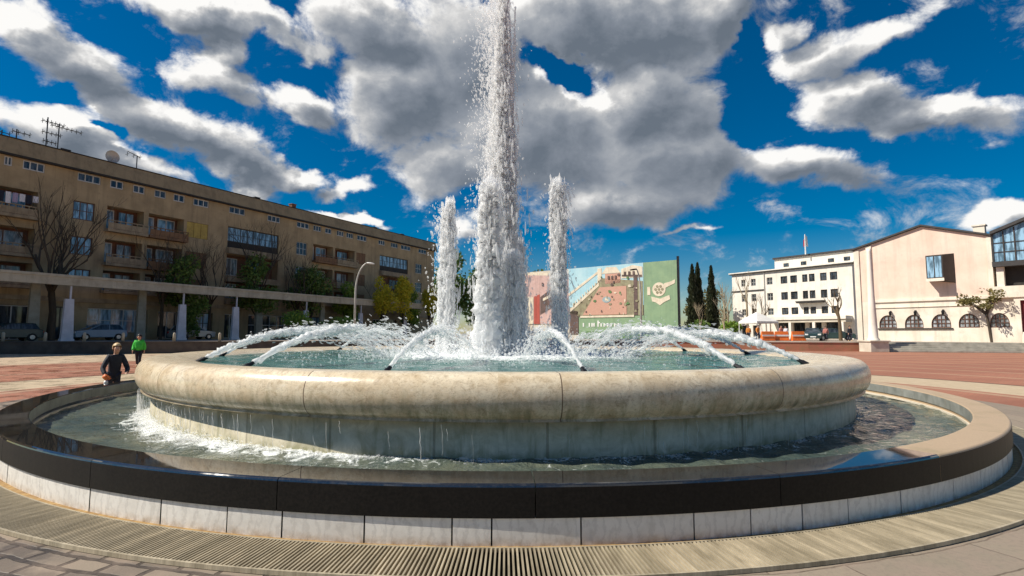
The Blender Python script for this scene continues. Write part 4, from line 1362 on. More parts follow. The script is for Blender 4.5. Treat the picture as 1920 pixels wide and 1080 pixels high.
def leafy_tree(loc, hgt, wid, leaf, label, n=2600, size=0.16, trunk=0.35, group=None, name='leafy_tree', bark='bark_dark', blobs_n=9, seed=0):
    o = empty(name, loc, 0, label, 'tree', group)
    r_ = random.Random(seed * 7 + 3)
    mb = MB()
    th = hgt * trunk
    mb.tube([(0, 0, 0), (0.05, 0, th * 0.6), (0, 0.05, th * 1.2)], [hgt * 0.022, hgt * 0.017, hgt * 0.012], 8, cap=False)
    blobs = []
    ch = hgt - th
    for i in range(blobs_n):
        a = r_.uniform(0, 2 * PI); f = r_.uniform(0.1, 0.9)
        rr = wid * 0.5 * (0.75 - abs(f - 0.4) * 0.7) * r_.uniform(0.3, 1)
        s_ = r_.uniform(0.16, 0.30)
        c = (math.cos(a) * rr, math.sin(a) * rr, th + ch * f)
        blobs.append((*c, wid * s_, wid * s_, ch * s_ * 0.85))
        mb.tube([(0, 0, th * 0.9), (c[0] * 0.5, c[1] * 0.5, (th + c[2]) / 2), c], [hgt * 0.009, hgt * 0.006, hgt * 0.003], 5, cap=False)
    mb.build('trunk', bark, o, smooth=True)
    V, F = leaf_cloud(n, blobs, size, seed)
    fast_mesh('crown', V, F, leaf, o, smooth=False)
    return o


for s, o_, hgt, rad, lab in ((3.5, 2.2, 13.6, 0.26, 'big dark leafless tree with spreading limbs at the left end of the apartment block'),
                             (12.3, 2.2, 12.6, 0.16, 'thin leafless tree in front of the fourth loggia column'),
                             (17.2, 2.2, 11.3, 0.15, 'thin leafless tree just right of the first dark evergreen'),
                             (23.4, 2.2, 15.0, 0.17, 'tall slender leafless tree in front of the blue glazed loggia'),
                             (28.4, 2.4, 12.0, 0.17, 'leafless tree with a forked trunk between the two middle evergreens'),
                             (43.5, 2.4, 11.5, 0.15, 'leafless tree near the far end of the apartment block'),
                             (-4.5, 2.4, 12.0, 0.2, 'leafless tree cut by the left picture edge')):
    bare_tree(L(s, o_, 0.9), hgt - 0.9, rad, lab, depth=5, spread=0.5, forks=5, first=0.38, group='leafless trees along the colonnade')
for i, (s, o_, hgt, wid, leaf, lab) in enumerate(((14.2, 2.6, 9.6, 5.0, 'leaf_dark', 'dark round evergreen rising above the canopy, leftmost of the green trees'),
                                                  (22.6, 2.6, 9.9, 5.2, 'leaf_dark', 'dark evergreen above the canopy below the blue glazed loggia'),
                                                  (30.4, 2.6, 9.8, 6.0, 'leaf_dark', 'wide dark evergreen above the canopy, third of the green trees from the left'),
                                                  (36.6, 2.6, 8.2, 4.0, 'leaf_mid', 'small green tree just left of the curved lamp post'),
                                                  (40.6, 5.6, 9.6, 4.4, 'leaf_yellow', 'yellow-green tree just right of the curved lamp post'),
                                                  (45.6, 5.0, 10.2, 5.0, 'leaf_yellow', 'yellow-green tree in the middle of the three yellowish trees'),
                                                  (49.2, 3.0, 8.2, 4.4, 'leaf_mid', 'mid green tree between two yellowish trees'),
                                                  (51.6, 5.2, 9.2, 4.0, 'leaf_yellow', 'yellow-green tree nearest the left vertical jet'))):
    leafy_tree(L(s, o_, 0.9), hgt - 0.9, wid, leaf, lab, 2800, 0.17, 0.3, 'green trees along the colonnade', seed=i + 1)
for i, (s, o_, hgt, wid, leaf, lab) in enumerate(((24.6, 7.0, 4.0, 5.0, 'leaf_mid', 'bright green shrub under the canopy, left of the planting'), (30.5, 7.2, 3.6, 5.4, 'leaf_mid', 'bright green shrub under the canopy, right of the planting'), (14.3, 3.4, 4.2, 2.2, 'leaf_dark', 'dark slim shrub beside the second white pillar'), (37.5, 7.5, 3.2, 5.0, 'leaf_dark', 'dark shrub below the curved lamp post'))):
    leafy_tree(L(s, o_, 0.9), hgt - 0.9, wid, leaf, lab, 1500, 0.14, 0.12, 'shrubs under the canopy', name='shrub', seed=i + 20)['category'] = 'shrub'
for i, (x, y, hgt, wid, lab) in enumerate(((-13.0, 108, 17.0, 12, 'dark tree beyond the end of the apartment block'), (-6.5, 112, 15.5, 11, 'dark tree behind the left vertical jet'), (0.8, 116, 16.0, 11, 'dark tree behind the central plume'), (6, 120, 15, 9, 'dark tree just right of the central plume above the hoarding'))):
    leafy_tree((x, y, 0.9), hgt, wid, 'leaf_dark', lab, 3000, 0.4, 0.2, 'dark trees beyond the square', seed=i + 40)
# cypresses
for i, (x, y, hgt, wid, lab) in enumerate(((28.5, 84, 11.6, 1.8, 'taller left-hand cypress of the dark pair beside the green hoarding'), (29.7, 85, 12.0, 1.7, 'second cypress, touching the taller left-hand one'), (32.6, 87, 11.8, 1.7, 'slim dark cypress standing apart on the right of the pair'))):
    o = empty('cypress', (x, y, 0.9), 0, lab, 'tree', 'dark cypresses')
    mb = MB(); mb.tube([(0, 0, 0), (0, 0, hgt * 0.5)], [0.2, 0.1], 8, cap=False); mb.build('trunk', 'bark_dark', o)
    n = 5200
    r_ = np.random.default_rng(i + 70)
    f = r_.uniform(0.04, 1, n) ** 1.15
    env = wid * 0.5 * (np.clip(f / 0.18, 0, 1) ** 0.6) * (1 - f) ** 0.62 * 1.25 * (1 + 0.15 * np.sin(f * 40 + 3 * i))
    a = r_.uniform(0, 2 * PI, n)
    env = env * (1 + 0.16 * np.sin(a * 5 + f * 9)) * (1 + np.abs(r_.normal(0, 0.10, n)))
    rr = env * np.sqrt(r_.uniform(0.3, 1, n))
    C = np.stack([rr * np.cos(a), rr * np.sin(a), f * hgt], -1)
    u = np.stack([0.35 * np.cos(a), 0.35 * np.sin(a), np.ones(n)], -1) + r_.normal(0, .2, (n, 3))
    v_ = np.stack([-np.sin(a), np.cos(a), np.zeros(n)], -1) + r_.normal(0, .3, (n, 3))
    V = np.stack([C - u * .22, C + v_ * .11, C + u * .26, C - v_ * .11], 1).reshape(-1, 3)
    fast_mesh('crown', V, np.arange(n * 4).reshape(-1, 4), 'leaf_cypress', o, smooth=False)
# pale-barked bare trees on the right
for x, y, hgt, rad, lab, fst in ((36.6, 92, 10.5, 0.16, 'pale slender birch at the left corner of the white building', 0.55), (34.0, 84, 9.0, 0.13, 'pale bare tree between the single cypress and the white building', 0.5), (24.6, 70, 5.6, 0.12, 'small pale bare tree at the foot of the cypress pair', 0.4), (28.5, 72, 6.0, 0.12, 'small pale bare tree in front of the single cypress', 0.4),
                                 (37.4, 85, 11.0, 0.18, 'taller pale birch in front of the left corner of the white building', 0.55)):
    bare_tree((x, y, 0.9), hgt, rad, lab, 'bark_pale', 4, 0.35, 3, fst, 'pale bare trees near the white building')
bare_tree((33.6, 73.0, 0.9), 6.2, 0.22, 'thick-limbed pollarded tree in front of the left windows of the white building', 'twig_brown', 4, 0.45, 4, 0.3, 'pale bare trees near the white building')
bare_tree((38.0, 62.0, 0.9), 7.0, 0.17, 'leaning bare tree in front of the right windows of the white building', 'twig_brown', 4, 0.5, 3, 0.55, 'pale bare trees near the white building')
for i, (x, y, hgt, wid, leaf, lab) in enumerate(((32.6, 93, 7.5, 5.5, 'leaf_olive', 'brownish tree behind the pale birches'), (36.5, 97, 9.0, 5.0, 'leaf_olive', 'brown-leaved tree left of the white building'), (30.5, 75, 2.8, 3.2, 'leaf_mid', 'green shrub beside the pollarded tree'), (27.4, 78, 3.0, 4.0, 'leaf_dark', 'dark green shrub under the cypresses'))):
    leafy_tree((x, y, 0.9), hgt, wid, leaf, lab, 1300, 0.22, 0.25, 'greenery by the white building', seed=i + 60)
# small leaning olive-coloured tree before the pink building
o = empty('leafy_tree', (46.6, 52.4, 0.9), 0, 'small leaning tree with a flat olive crown before the last arched window', 'tree')
mb = MB()
mb.tube([(0.25, 0, 0), (0.1, 0, 1.4), (-0.05, 0, 2.6), (0.1, 0, 3.6)], [0.13, 0.11, 0.1, 0.07], 8, cap=False)
blobs = []
for q in range(16):
    a = random.uniform(0, 6.28); rr = random.uniform(0.3, 2.4)
    c = (0.2 + rr * math.cos(a), rr * math.sin(a) * 0.8, 4.3 + random.uniform(-0.5, 1.1) - rr * 0.22)
    blobs.append((*c, 0.6, 0.55, 0.36))
    mb.tube([(-0.05, 0, 2.4 + random.uniform(0, .8)), (c[0] * .55, c[1] * .55, 3.6), c], [0.05, 0.035, 0.012], 5, cap=False)
mb.build('trunk', 'bark_dark', o, smooth=True)
V, F = leaf_cloud(1500, blobs, 0.12, 99)
fast_mesh('crown', V, F, 'leaf_olive', o, smooth=False)


# ------------------------------------------------------------------ street lamps
def lamp(loc, rz, hgt, reach, metal, label, dark_head=False):
    o = empty('street_lamp', loc, rz, label, 'street lamp', 'curved street lamps')
    mb = MB()
    pts = [(0, 0, 0), (0, 0, hgt * 0.62)]
    for i in range(1, 9):
        th = PI / 2 * i / 8 * 0.93
        pts.append((reach * (1 - math.cos(th)), 0, hgt * 0.62 + hgt * 0.38 * math.sin(th)))
    mb.tube(pts, [0.13, 0.10] + [0.09 - 0.004 * i for i in range(8)], 10)
    mb.tube([(0, 0, 0), (0, 0, 0.9)], [0.17, 0.15], 10)
    mb.build('pole', metal, o, smooth=True)
    mb = MB()
    q = pts[-1]
    vs, fs = [], []
    for i, (f, w_, h_) in enumerate(((0, .05, .04), (.15, .14, .09), (.45, .17, .1), (.75, .12, .07), (.85, .03, .03))):
        for j in range(10):
            th = 2 * PI * j / 10
            vs.append((q[0] - 0.1 + f, w_ * math.cos(th), q[2] - f * 0.12 + h_ * math.sin(th)))
    mb.add(vs, [(i * 10 + j, i * 10 + (j + 1) % 10, (i + 1) * 10 + (j + 1) % 10, (i + 1) * 10 + j) for i in range(4) for j in range(10)] + [tuple(range(9, -1, -1)), tuple(40 + j for j in range(10))])
    mb.build('lamp_head', 'black_metal' if dark_head else 'lamp_white', o, smooth=True)


lamp((-16.6, 56.5, 0.9), 0.0, 8.2, 1.35, 'pale_metal', 'pale curved street lamp in front of the colonnade and yellow-green trees')
lamp((14.6, 60.5, 0.9), PI, 8.1, 0.5, 'pale_metal', 'street lamp with a dark drooping head before the green hoarding', True)

# ------------------------------------------------------------------ printed hoarding
MA = math.atan2(-0.61376, 0.78949)
mu = empty('hoarding_building', (1.94, 77.45, 0), MA, 'low building wrapped in a printed hoarding of brick houses, stairs and a green end panel', 'building')
mb = MB()
mb.use('pale_stone').box(-6, 22.64, 0, 0.45, 0.6, 10.5)
mb.build('wall', 'pale_stone', mu)
LAYERS = [('mural_pink', [(0.0, 3.0), (7.4, 3.0), (7.4, 9.5), (0.0, 10.1)]), ('mural_sky', [(7.42, 5.2), (18.3, 5.2), (18.3, 10.48), (7.42, 10.48)]),
          ('mural_cream', [(-0.2, 10.12), (7.4, 9.52), (7.4, 9.9), (-0.2, 10.47)]), ('mural_cream', [(-0.3, 3.0), (-0.02, 3.0), (-0.02, 10.1), (-0.3, 10.1)]),
          ('mural_green', [(18.33, 1.0), (22.6, 1.0), (22.6, 10.49), (18.33, 10.49)]), ('mural_green', [(9.0, 1.0), (18.3, 1.0), (18.3, 3.9), (9.0, 3.9)])]
LAYERS2 = [('mural_olive', [(7.5, 4.5), (12.5, 8.9), (18.2, 8.2), (18.2, 3.95), (9.0, 3.95)]), ('mural_cream', [(7.45, 6.7), (11.9, 9.5), (11.9, 9.85), (7.45, 7.1)]), ('mural_brick', [(13.0, 8.1), (15.2, 8.1), (15.2, 9.4), (13.0, 9.4)]),
           ('mural_cream', [(11.9, 8.4), (12.5, 8.4), (12.5, 10.2), (11.9, 10.2)]), ('mural_cream', [(12.52, 9.45), (15.2, 9.45), (14.6, 10.25), (13.2, 10.3)]), ('mural_cream', [(15.3, 8.7), (18.2, 8.7), (18.2, 10.0), (16.9, 10.3), (15.3, 9.9)]),
           ('mural_red', [(1.6, 3.0), (2.6, 3.0), (2.6, 7.2), (1.6, 6.9)]), ('mural_dark', [(2.7, 4.3), (5.5, 5.6), (5.5, 7.8), (4.6, 7.9), (2.7, 6.8)]), ('mural_cream', [(0.1, 3.0), (1.5, 3.0), (1.5, 6.8), (0.1, 7.0)]), ('mural_dark', [(7.6, 1.6), (8.9, 1.6), (8.9, 4.6), (7.6, 4.9)]),
           ('mural_dark_green', [(10.0, 1.0), (18.25, 1.0), (18.25, 2.0), (10.0, 2.0)]), ('mural_green', [(5.7, 3.0), (7.3, 3.0), (7.3, 4.6), (5.7, 4.9)])]
LAYERS3 = [('mural_brick', [(9.6, 4.1), (16.0, 4.1), (16.0, 7.7), (12.2, 7.7)]), ('mural_cream', [(7.7, 4.55), (12.1, 7.9), (12.1, 8.35), (7.7, 5.0)]), ('mural_dark', [(17.0, 4.0), (17.5, 4.0), (17.5, 8.9), (17.0, 8.9)]),
           ('mural_cream', [(9.2, 3.75), (17.0, 3.75), (17.0, 4.0), (9.2, 4.0)]), ('mural_dark', [(15.4, 8.95), (18.1, 8.75), (18.1, 9.0), (15.4, 9.15)]), ('mural_cream', [(3.2, 6.2), (5.1, 7.0), (5.1, 7.3), (3.2, 6.6)])]
for lv, LY in enumerate((LAYERS, LAYERS2, LAYERS3)):
    for mat, pts in LY:
        mb = MB(); mb.prism(pts, -0.03 - 0.035 * (lv + 1), -0.003 - 0.03 * lv if lv == 0 else -0.03 - 0.035 * lv - 0.003)
        mb.build('printed_panel', mat, mu)
mb = MB()
pts = [(13.2 + 0.62 * math.cos(q * PI / 10), 6.05 + 0.4 * math.sin(q * PI / 10)) for q in range(20)]
mb.prism(pts, -0.165, -0.14)
mb.build('printed_panel', 'mural_blue_grey', mu)
mb = MB()
for q in range(11):
    x = 8.1 + q * 0.38
    mb.prism([(x, 5.05 + (x - 7.7) * 0.762), (x + 0.12, 5.05 + (x + 0.12 - 7.7) * 0.762), (x + 0.12, 5.45 + (x - 7.7) * 0.762), (x, 5.45 + (x - 7.7) * 0.762)], -0.165, -0.14)
mb.build('stair_rail', 'mural_cream', mu)
rd = random.Random(5)
for q in range(64):
    x = rd.uniform(7.7, 17.8); z = rd.uniform(4.1, 9.3)
    if z > 5 + (x - 7.5) * 0.85: continue
    w2, h2 = rd.uniform(0.07, 0.26), rd.uniform(0.06, 0.24)
    mb = MB(); pts = [(x + w2 * math.cos(k_ * PI / 4) * rd.uniform(.6, 1.1), z + h2 * math.sin(k_ * PI / 4) * rd.uniform(.6, 1.1)) for k_ in range(8)]
    mb.prism(pts, -0.175, -0.14)
    mb.build('printed_detail', rd.choice(('mural_olive', 'mural_dark_green', 'mural_cream', 'mural_dark', 'mural_olive')), mu)
for x, z in ((13.4, 8.9), (13.9, 8.9), (14.4, 8.9), (15.7, 9.3), (16.3, 9.3), (16.9, 9.3), (3.0, 8.6), (4.0, 8.5), (5.0, 8.4), (6.0, 8.3)):
    mb = MB(); mb.box(x, x + 0.26, -0.175, -0.14, z - 0.22, z + 0.22); mb.build('printed_detail', 'mural_dark', mu)
# cream emblem on the green panel: a rosette with ribbons
mb = MB()
def disc(cx_, cz_, r_, y0, y1, n_=18, sq=1.0): mb.prism([(cx_ + r_ * math.cos(2 * PI * q / n_), cz_ + r_ * sq * math.sin(2 * PI * q / n_)) for q in range(n_)], y0, y1)
disc(20.3, 7.05, 0.85, -0.10, -0.068)
mb.prism([(20.9, 7.1), (22.3, 7.7), (22.35, 8.15), (21.7, 7.9), (20.95, 7.75)], -0.102, -0.068)
mb.prism([(19.3, 6.2), (20.4, 5.9), (21.6, 6.3), (21.7, 5.8), (20.9, 5.45), (20.4, 5.1), (19.8, 5.5), (19.4, 5.6)], -0.104, -0.068)
mb.prism([(18.8, 6.4), (19.2, 6.4), (19.2, 7.4), (18.8, 7.4)], -0.104, -0.068)
em = mb.build('emblem', 'mural_cream', mu)
mb = MB()
for q in range(6):
    disc(20.3 + 0.42 * math.cos(q * PI / 3), 7.05 + 0.42 * math.sin(q * PI / 3), 0.17, -0.125, -0.108, 10)
disc(20.3, 7.05, 0.16, -0.125, -0.108, 10)
mb.build('rosette', 'mural_olive', em)
# white lettering strip, too soft in the photograph to read: kept as worn strokes
mb = MB()
for q, (x, hgt) in enumerate(((9.6, .5), (10.5, .5), (10.9, .5), (11.2, .5), (11.8, .8), (12.25, .45), (12.7, .45), (13.2, .45), (13.7, .45), (14.2, .45), (14.7, .45))):
    mb.box(x, x + 0.2, -0.1, -0.068, 2.55, 2.55 + hgt)
    if q in (2, 4, 6, 7, 9): mb.box(x + 0.21, x + 0.38, -0.1, -0.068, 2.55 + hgt * 0.55, 2.55 + hgt * 0.78)
mb.build('lettering', 'lamp_white', mu)
mb = MB(); mb.box(22.66, 22.9, -0.3, -0.06, 0.9, 10.9); mb.build('corner_post', 'black_metal', mu)

# ------------------------------------------------------------------ white building
WA = math.atan2(-0.83122, 0.55594)
wb = empty('white_building', (40.63, 98.2, 0), WA, 'four-storey white building with a recessed attic and rows of dark windows', 'building')
holes = []
rowsz = [(10.2, 11.45), (7.45, 8.75), (4.95, 6.1)]
colsx = [(1.85, 2.65), (3.75, 4.65), (6.7, 7.75), (9.2, 10.35), (10.85, 12.0), (12.85, 13.7), (13.95, 14.85), (15.7, 16.7), (17.2, 18.3)]
for z0, z1 in rowsz:
    for x0, x1 in colsx: holes.append((x0, x1, z0, z1, 0.25))
gf = [(8.4, 10.4, 0.95, 3.6), (11.0, 13.0, 0.95, 3.6), (13.6, 15.6, 0.95, 3.6), (16.2, 18.6, 0.95, 3.6), (1.6, 2.8, 1.2, 3.2), (3.8, 5.0, 1.2, 3.2)]
for h in gf: holes.append((*h, 0.6))
mb = MB()
wall_holes(mb, 0, 20.48, 0.6, 12.45, holes, 0.25, 'white_stucco', 'dark_trim')
mb.use('white_stucco')
mb.quad((20.48, 0, 0.6), (20.48, 12, 0.6), (20.48, 12, 12.45), (20.48, 0, 12.45))
mb.quad((0, 12, 0.6), (0, 0, 0.6), (0, 0, 12.45), (0, 12, 12.45))
mb.quad((0, 0, 12.45), (20.48, 0, 12.45), (20.48, 12, 12.45), (0, 12, 12.45))
mb.build('wall', 'white_stucco', wb)
mb = MB()
mb.use('dark_roof').box(-0.3, 20.8, -0.35, 12.2, 12.45, 12.62)
mb.use('white_stucco').box(-0.4, 20.9, -0.45, 12.3, 12.625, 12.8)
mb.build('cornice', 'white_stucco', wb)
mb = MB()
mb.use('white_stucco').box(7.0, 20.2, 2.2, 10, 12.8, 14.75)
mb.use('dark_roof').box(6.8, 20.4, 1.9, 10.2, 14.755, 15.05)
mb.build('attic', 'white_stucco', wb)
for z0, z1 in rowsz:
    for x0, x1 in colsx: window(wb, x0 + .02, x1 - .02, z0 + .02, z1 - .02, 0.16, 2, 2, 'dark_frame' if x0 > 9 else 'pale_metal', 'glass_dark', 0.07)
for x in (8.6, 11.6, 16.0, 18.4): window(wb, x, x + 0.9, 13.3, 13.9, 2.17, 2, 1, 'dark_frame', 'glass_dark', 0.06)
for a, b, c, d in gf: window(wb, a + .02, b - .02, c + .02, d - .02, 0.4, 2, 2, 'dark_frame', 'glass_dark', 0.08)
mb = MB()
mb.use('white_stucco').box(7.6, 20.2, -2.2, -0.003, 4.0, 4.5)
mb.use('pale_stone').box(7.7, 20.1, -2.0, -0.004, 3.55, 3.99)
mb.build('porch', 'white_stucco', wb)
for x in (8.0, 11.6, 15.4, 19.6):
    mb = MB(); mb.box(x - 0.2, x + 0.2, -2.1, -1.75, 0.9, 3.54); mb.build('porch_pillar', 'white_stucco', wb)
mb = MB()
mb.use('dark_trim').prism([(12.2, 6.7), (16.2, 6.7), (16.4, 7.05), (12.0, 7.05)], -0.9, -0.003)
mb.build('window_hood', 'dark_trim', wb)
mb = MB(); mb.box(-0.05, 6.2, -0.14, -0.003, 9.3, 9.5); mb.build('string_course', 'dark_roof', wb)
mb = MB(); mb.tube([(6.3, -0.1, 0.9), (6.3, -0.1, 12.4)], 0.07, 6); mb.build('downpipe', 'pale_metal', wb)
# flag
fl = empty('flag_pole', (48.9, 88.2, 14.9), 0, 'flagpole with a furled red and white flag on the white building roof', 'flag pole')
mb = MB(); mb.tube([(0, 0, 0), (0, 0, 3.4)], [0.12, 0.07], 8); mb.build('pole', 'lamp_white', fl)
mb = MB()
for k_ in range(7):
    pass
mb.use('lamp_white').add([(0.05, 0, 3.3), (0.45, 0.15, 3.0), (0.5, 0.0, 1.3), (0.06, 0.05, 1.4)], [(0, 1, 2, 3)])
mb.use('flag_red').add([(-0.26, 0.06, 2.3), (-0.06, 0, 2.8), (-0.06, 0.02, 1.5), (-0.28, 0.08, 1.2)], [(0, 1, 2, 3)])
mb.build('flag', 'flag_red', fl)

# ------------------------------------------------------------------ pink gabled building
TA = math.atan2(-0.77841, 0.62775)
tb = empty('gabled_building', (39.6, 61.3, 0), TA, 'pink and cream gabled building with five arched windows and a projecting box window', 'building')
mb = MB()
arch = [(2.12, 3.77), (4.5, 6.14), (6.82, 8.45), (9.05, 10.7), (11.45, 12.9)]
AZ0, AR = 2.33, 0.82
holes = [(a, b, AZ0, AZ0 + 1.42, 0.25) for a, b in arch]
wall_holes(mb, 0, 13.3, 0.6, 5.3, holes, 0.25, 'cream_stucco', 'dark_trim')
mb.use('cream_stucco')
for a, b in arch:
    cx_ = (a + b) / 2; rx = (b - a) / 2; rz_ = 1.42
    for sgn in (-1, 1):
        arcp = [(cx_ + sgn * rx * math.cos(q * PI / 16), 0, AZ0 + 0.35 + (rz_ - 0.35) * math.sin(q * PI / 16)) for q in range(9)]
        cor = (cx_ + sgn * rx, 0, AZ0 + rz_)
        for q in range(8):
            mb.add([cor, arcp[q], arcp[q + 1]], [(0, 1, 2) if sgn < 0 else (0, 2, 1)])
        for q in range(8):
            p0_, p1_ = arcp[q], arcp[q + 1]
            mb.quad(p0_, p1_, (p1_[0], 0.25, p1_[2]), (p0_[0], 0.25, p0_[2]))
mb.use('pink_stucco')
mb.poly([(0, 0, 5.3), (11.96, 0, 5.3), (11.96, 0, 11.3), (6.46, 0, 13.1), (0, 0, 11.3)])
mb.use('cream_stucco')
mb.quad((0, 14, 0.6), (0, 0, 0.6), (0, 0, 11.3), (0, 14, 11.3))
mb.quad((11.96, 0, 0.6), (11.96, 14, 0.6), (11.96, 14, 11.3), (11.96, 0, 11.3))
mb.build('wall', 'cream_stucco', tb)
mb = MB()
mb.use('dark_roof')
for (x0, z0), (x1, z1) in (((-0.25, 11.27), (6.46, 13.15)), ((6.46, 13.15), (12.2, 11.27))):
    mb.add([(x0, -0.3, z0), (x1, -0.3, z1), (x1, 14, z1), (x0, 14, z0), (x0, -0.3, z0 + .18), (x1, -0.3, z1 + .18), (x1, 14, z1 + .18), (x0, 14, z0 + .18)],
           [(3, 2, 1, 0), (4, 5, 6, 7), (0, 1, 5, 4), (1, 2, 6, 5), (2, 3, 7, 6), (3, 0, 4, 7)])
rf = mb.build('roof', 'dark_roof', tb)
mb = MB(); mb.box(10.5, 11.4, 1.0, 1.8, 11.4, 12.6); mb.box(10.4, 11.5, 0.9, 1.9, 12.61, 12.75); mb.build('chimney', 'cream_stucco', rf)
mb = MB()
mb.use('cream_stucco')
for x0, x1, z0, z1 in ((-0.02, 0.5, 0.6, 11.2), (1.2, 1.75, 0.6, 11.6), (11.62, 11.98, 5.43, 11.2)):
    mb = MB(); mb.box(x0, x1, -0.13, -0.003, z0, z1); mb.build('pilaster', 'cream_stucco', tb)
mb = MB(); mb.box(1.76, 11.6, -0.16, -0.003, 5.18, 5.42); mb.box(1.76, 11.6, -0.1, -0.003, 4.55, 4.62); mb.build('string_course', 'cream_stucco', tb)
mb = MB(); mb.box(2.0, 8.6, -0.12, -0.003, 2.18, 2.32); mb.build('sill', 'dark_trim', tb)
for a, b in arch:
    cx_ = (a + b) / 2; rx = (b - a) / 2 * 0.985
    yy = 0.12
    mb = MB()
    pts = [(cx_ - rx, 0, AZ0)] + [(cx_ - rx * math.cos(q * PI / 16), 0, AZ0 + 0.35 + 1.05 * math.sin(q * PI / 16)) for q in range(17)] + [(cx_ + rx, 0, AZ0)]
    mb.tube([(p[0], yy, p[2]) for p in pts], 0.07, 6)
    mb.box(cx_ - rx, cx_ + rx, yy - 0.05, yy + 0.05, AZ0, AZ0 + 0.1)
    for q in (-0.33, 0.33): mb.box(cx_ + q * rx * 1.3 - 0.035, cx_ + q * rx * 1.3 + 0.035, yy - 0.04, yy + 0.04, AZ0 + 0.1, AZ0 + 1.25)
    mb.box(cx_ - 0.03, cx_ + 0.03, yy - 0.04, yy + 0.04, AZ0 + 0.1, AZ0 + 1.38)
    for z in (0.45, 0.85): mb.box(cx_ - rx * .95, cx_ + rx * .95, yy - 0.035, yy + 0.035, AZ0 + z, AZ0 + z + 0.06)
    w_ = mb.build('arched_window', 'brown_frame', tb)
    mb = MB(); mb.prism([(p[0], p[2]) for p in pts], yy + 0.045, yy + 0.06); mb.build('pane', 'glass_grey', w_)
# projecting box window
mb = MB()
mb.use('dark_frame')
mb.add([(6.75, 0, 7.35), (9.05, 0, 6.9), (9.05, 0, 9.95), (6.75, 0, 9.95), (6.95, -1.25, 7.3), (8.35, -1.25, 7.3), (8.35, -1.25, 9.8), (6.95, -1.25, 9.8)],
       [(0, 4, 7, 3), (4, 5, 6, 7), (5, 1, 2, 6), (7, 6, 2, 3), (0, 1, 5, 4)])
bxw = mb.build('box_window', 'dark_frame', tb)
mb = MB()
mb.use('cream_stucco').box(6.9, 8.4, -1.32, -1.255, 7.1, 7.4)
mb.use('glass_blue').box(7.05, 8.25, -1.27, -1.255, 7.5, 9.65)
mb.use('dark_frame').box(7.6, 7.68, -1.30, -1.272, 7.5, 9.65)
mb.build('pane', 'glass_blue', bxw)
# wall lanterns
for x in (3.3, 5.55, 7.9):
    mb = MB()
    mb.box(x - 0.05, x + 0.05, -0.3, -0.003, 4.15, 4.22)
    mb.tube([(x, -0.3, 4.18), (x, -0.3, 4.05), (x, -0.3, 3.75), (x, -0.3, 3.65)], [0.04, 0.15, 0.12, 0.03], 8)
    mb.build('wall_lantern', 'black_metal', tb)
# wing with the last arched window and the glass-roofed block at the right
gb = empty('glass_fronted_building', (39.6, 61.3, 0), TA, 'dark glass-fronted block with a sloping roof at the right picture edge', 'building')
mb = MB()
mb.use('cream_stucco')
wall_holes(mb, 13.31, 26, 0.6, 5.2, [(13.75, 18.5, 0.9, 4.9, 0.3, 'red_panel')], 0.3, 'cream_stucco', 'red_panel', y=-0.2)
mb.use('cream_stucco').box(12.02, 26, -0.35, 0.6, 5.21, 6.3)
mb.use('dark_trim').box(12.6, 26, 0.8, 9, 6.31, 8.2)
mb.use('cream_stucco').box(12.2, 12.75, -0.1, 0.5, 6.31, 8.2)
mb.build('wall', 'cream_stucco', gb)
mb = MB()
mb.use('dark_roof').prism([(12.0, 8.21), (26, 8.21), (26, 8.7), (12.0, 8.7)], -0.5, 9)
mb.prism([(12.0, 11.4), (19.0, 14.2), (19.0, 14.5), (12.0, 11.7)], -0.6, 9)
mb.build('roof', 'dark_roof', gb)
mb = MB()
mb.prism([(12.05, 8.71), (19, 8.71), (19, 14.15), (12.05, 11.36)], -0.2, -0.1)
gl = mb.build('glazing', 'glass_blue', gb)
mb = MB()
for x in (12.1, 12.9, 13.7, 14.6, 16.0): mb.box(x - 0.05, x + 0.05, -0.28, -0.203, 8.72, 11.3 + (x - 12.05) * 0.4)
for z in (9.6, 10.5): mb.box(12.1, 19, -0.26, -0.204, z, z + 0.07)
mb.build('glazing_bar', 'dark_frame', gl)
# steps in front of the pink building
s0, s1 = Vector((35.6, 51.6, 0)), Vector((47.8, 49.2, 0))
sa = math.atan2(s1.y - s0.y, s1.x - s0.x)
sp_ = empty('stone_steps', s0, sa, 'broad worn stone steps in front of the pink gabled building', 'steps')
ln = (s1 - s0).length
for i in range(5):
    mb = MB(); mb.box(0.1 * i, ln - 0.1 * i, -1.4 + 0.34 * i, 0.6, 0.18 * i, 0.18 * (i + 1) - 0.004); mb.build('step', 'grey_stone', sp_, bevel=0.02)
mb = MB(); mb.frustum(ln - 0.4, ln + 0.9, -1.9, 0.9, 0, ln - 0.2, ln + 0.8, -0.6, 0.9, 1.9); o = mb.build('side_wall', 'cream_stucco', sp_)
# tapering column on a pedestal
co = empty('column', (34.1, 50.6, 0), 0, 'tall pale tapering column on a square pedestal in front of the pink building', 'column')
mb = MB(); mb.box(-0.85, 0.85, -0.85, 0.85, 0, 0.95); mb.box(-0.95, 0.95, -0.95, 0.95, 0.951, 1.08); mb.build('pedestal', 'pale_stone', co, bevel=0.02)
mb = MB()
mb.lathe([(0.52, 1.081), (0.50, 1.2), (0.40, 1.35), (0.36, 2.8), (0.30, 4.6), (0.24, 6.6), (0.18, 9.5), (0.18, 9.8), (0.0, 9.82)], 24)
mb.build('shaft', 'white_stucco', co, smooth=True)

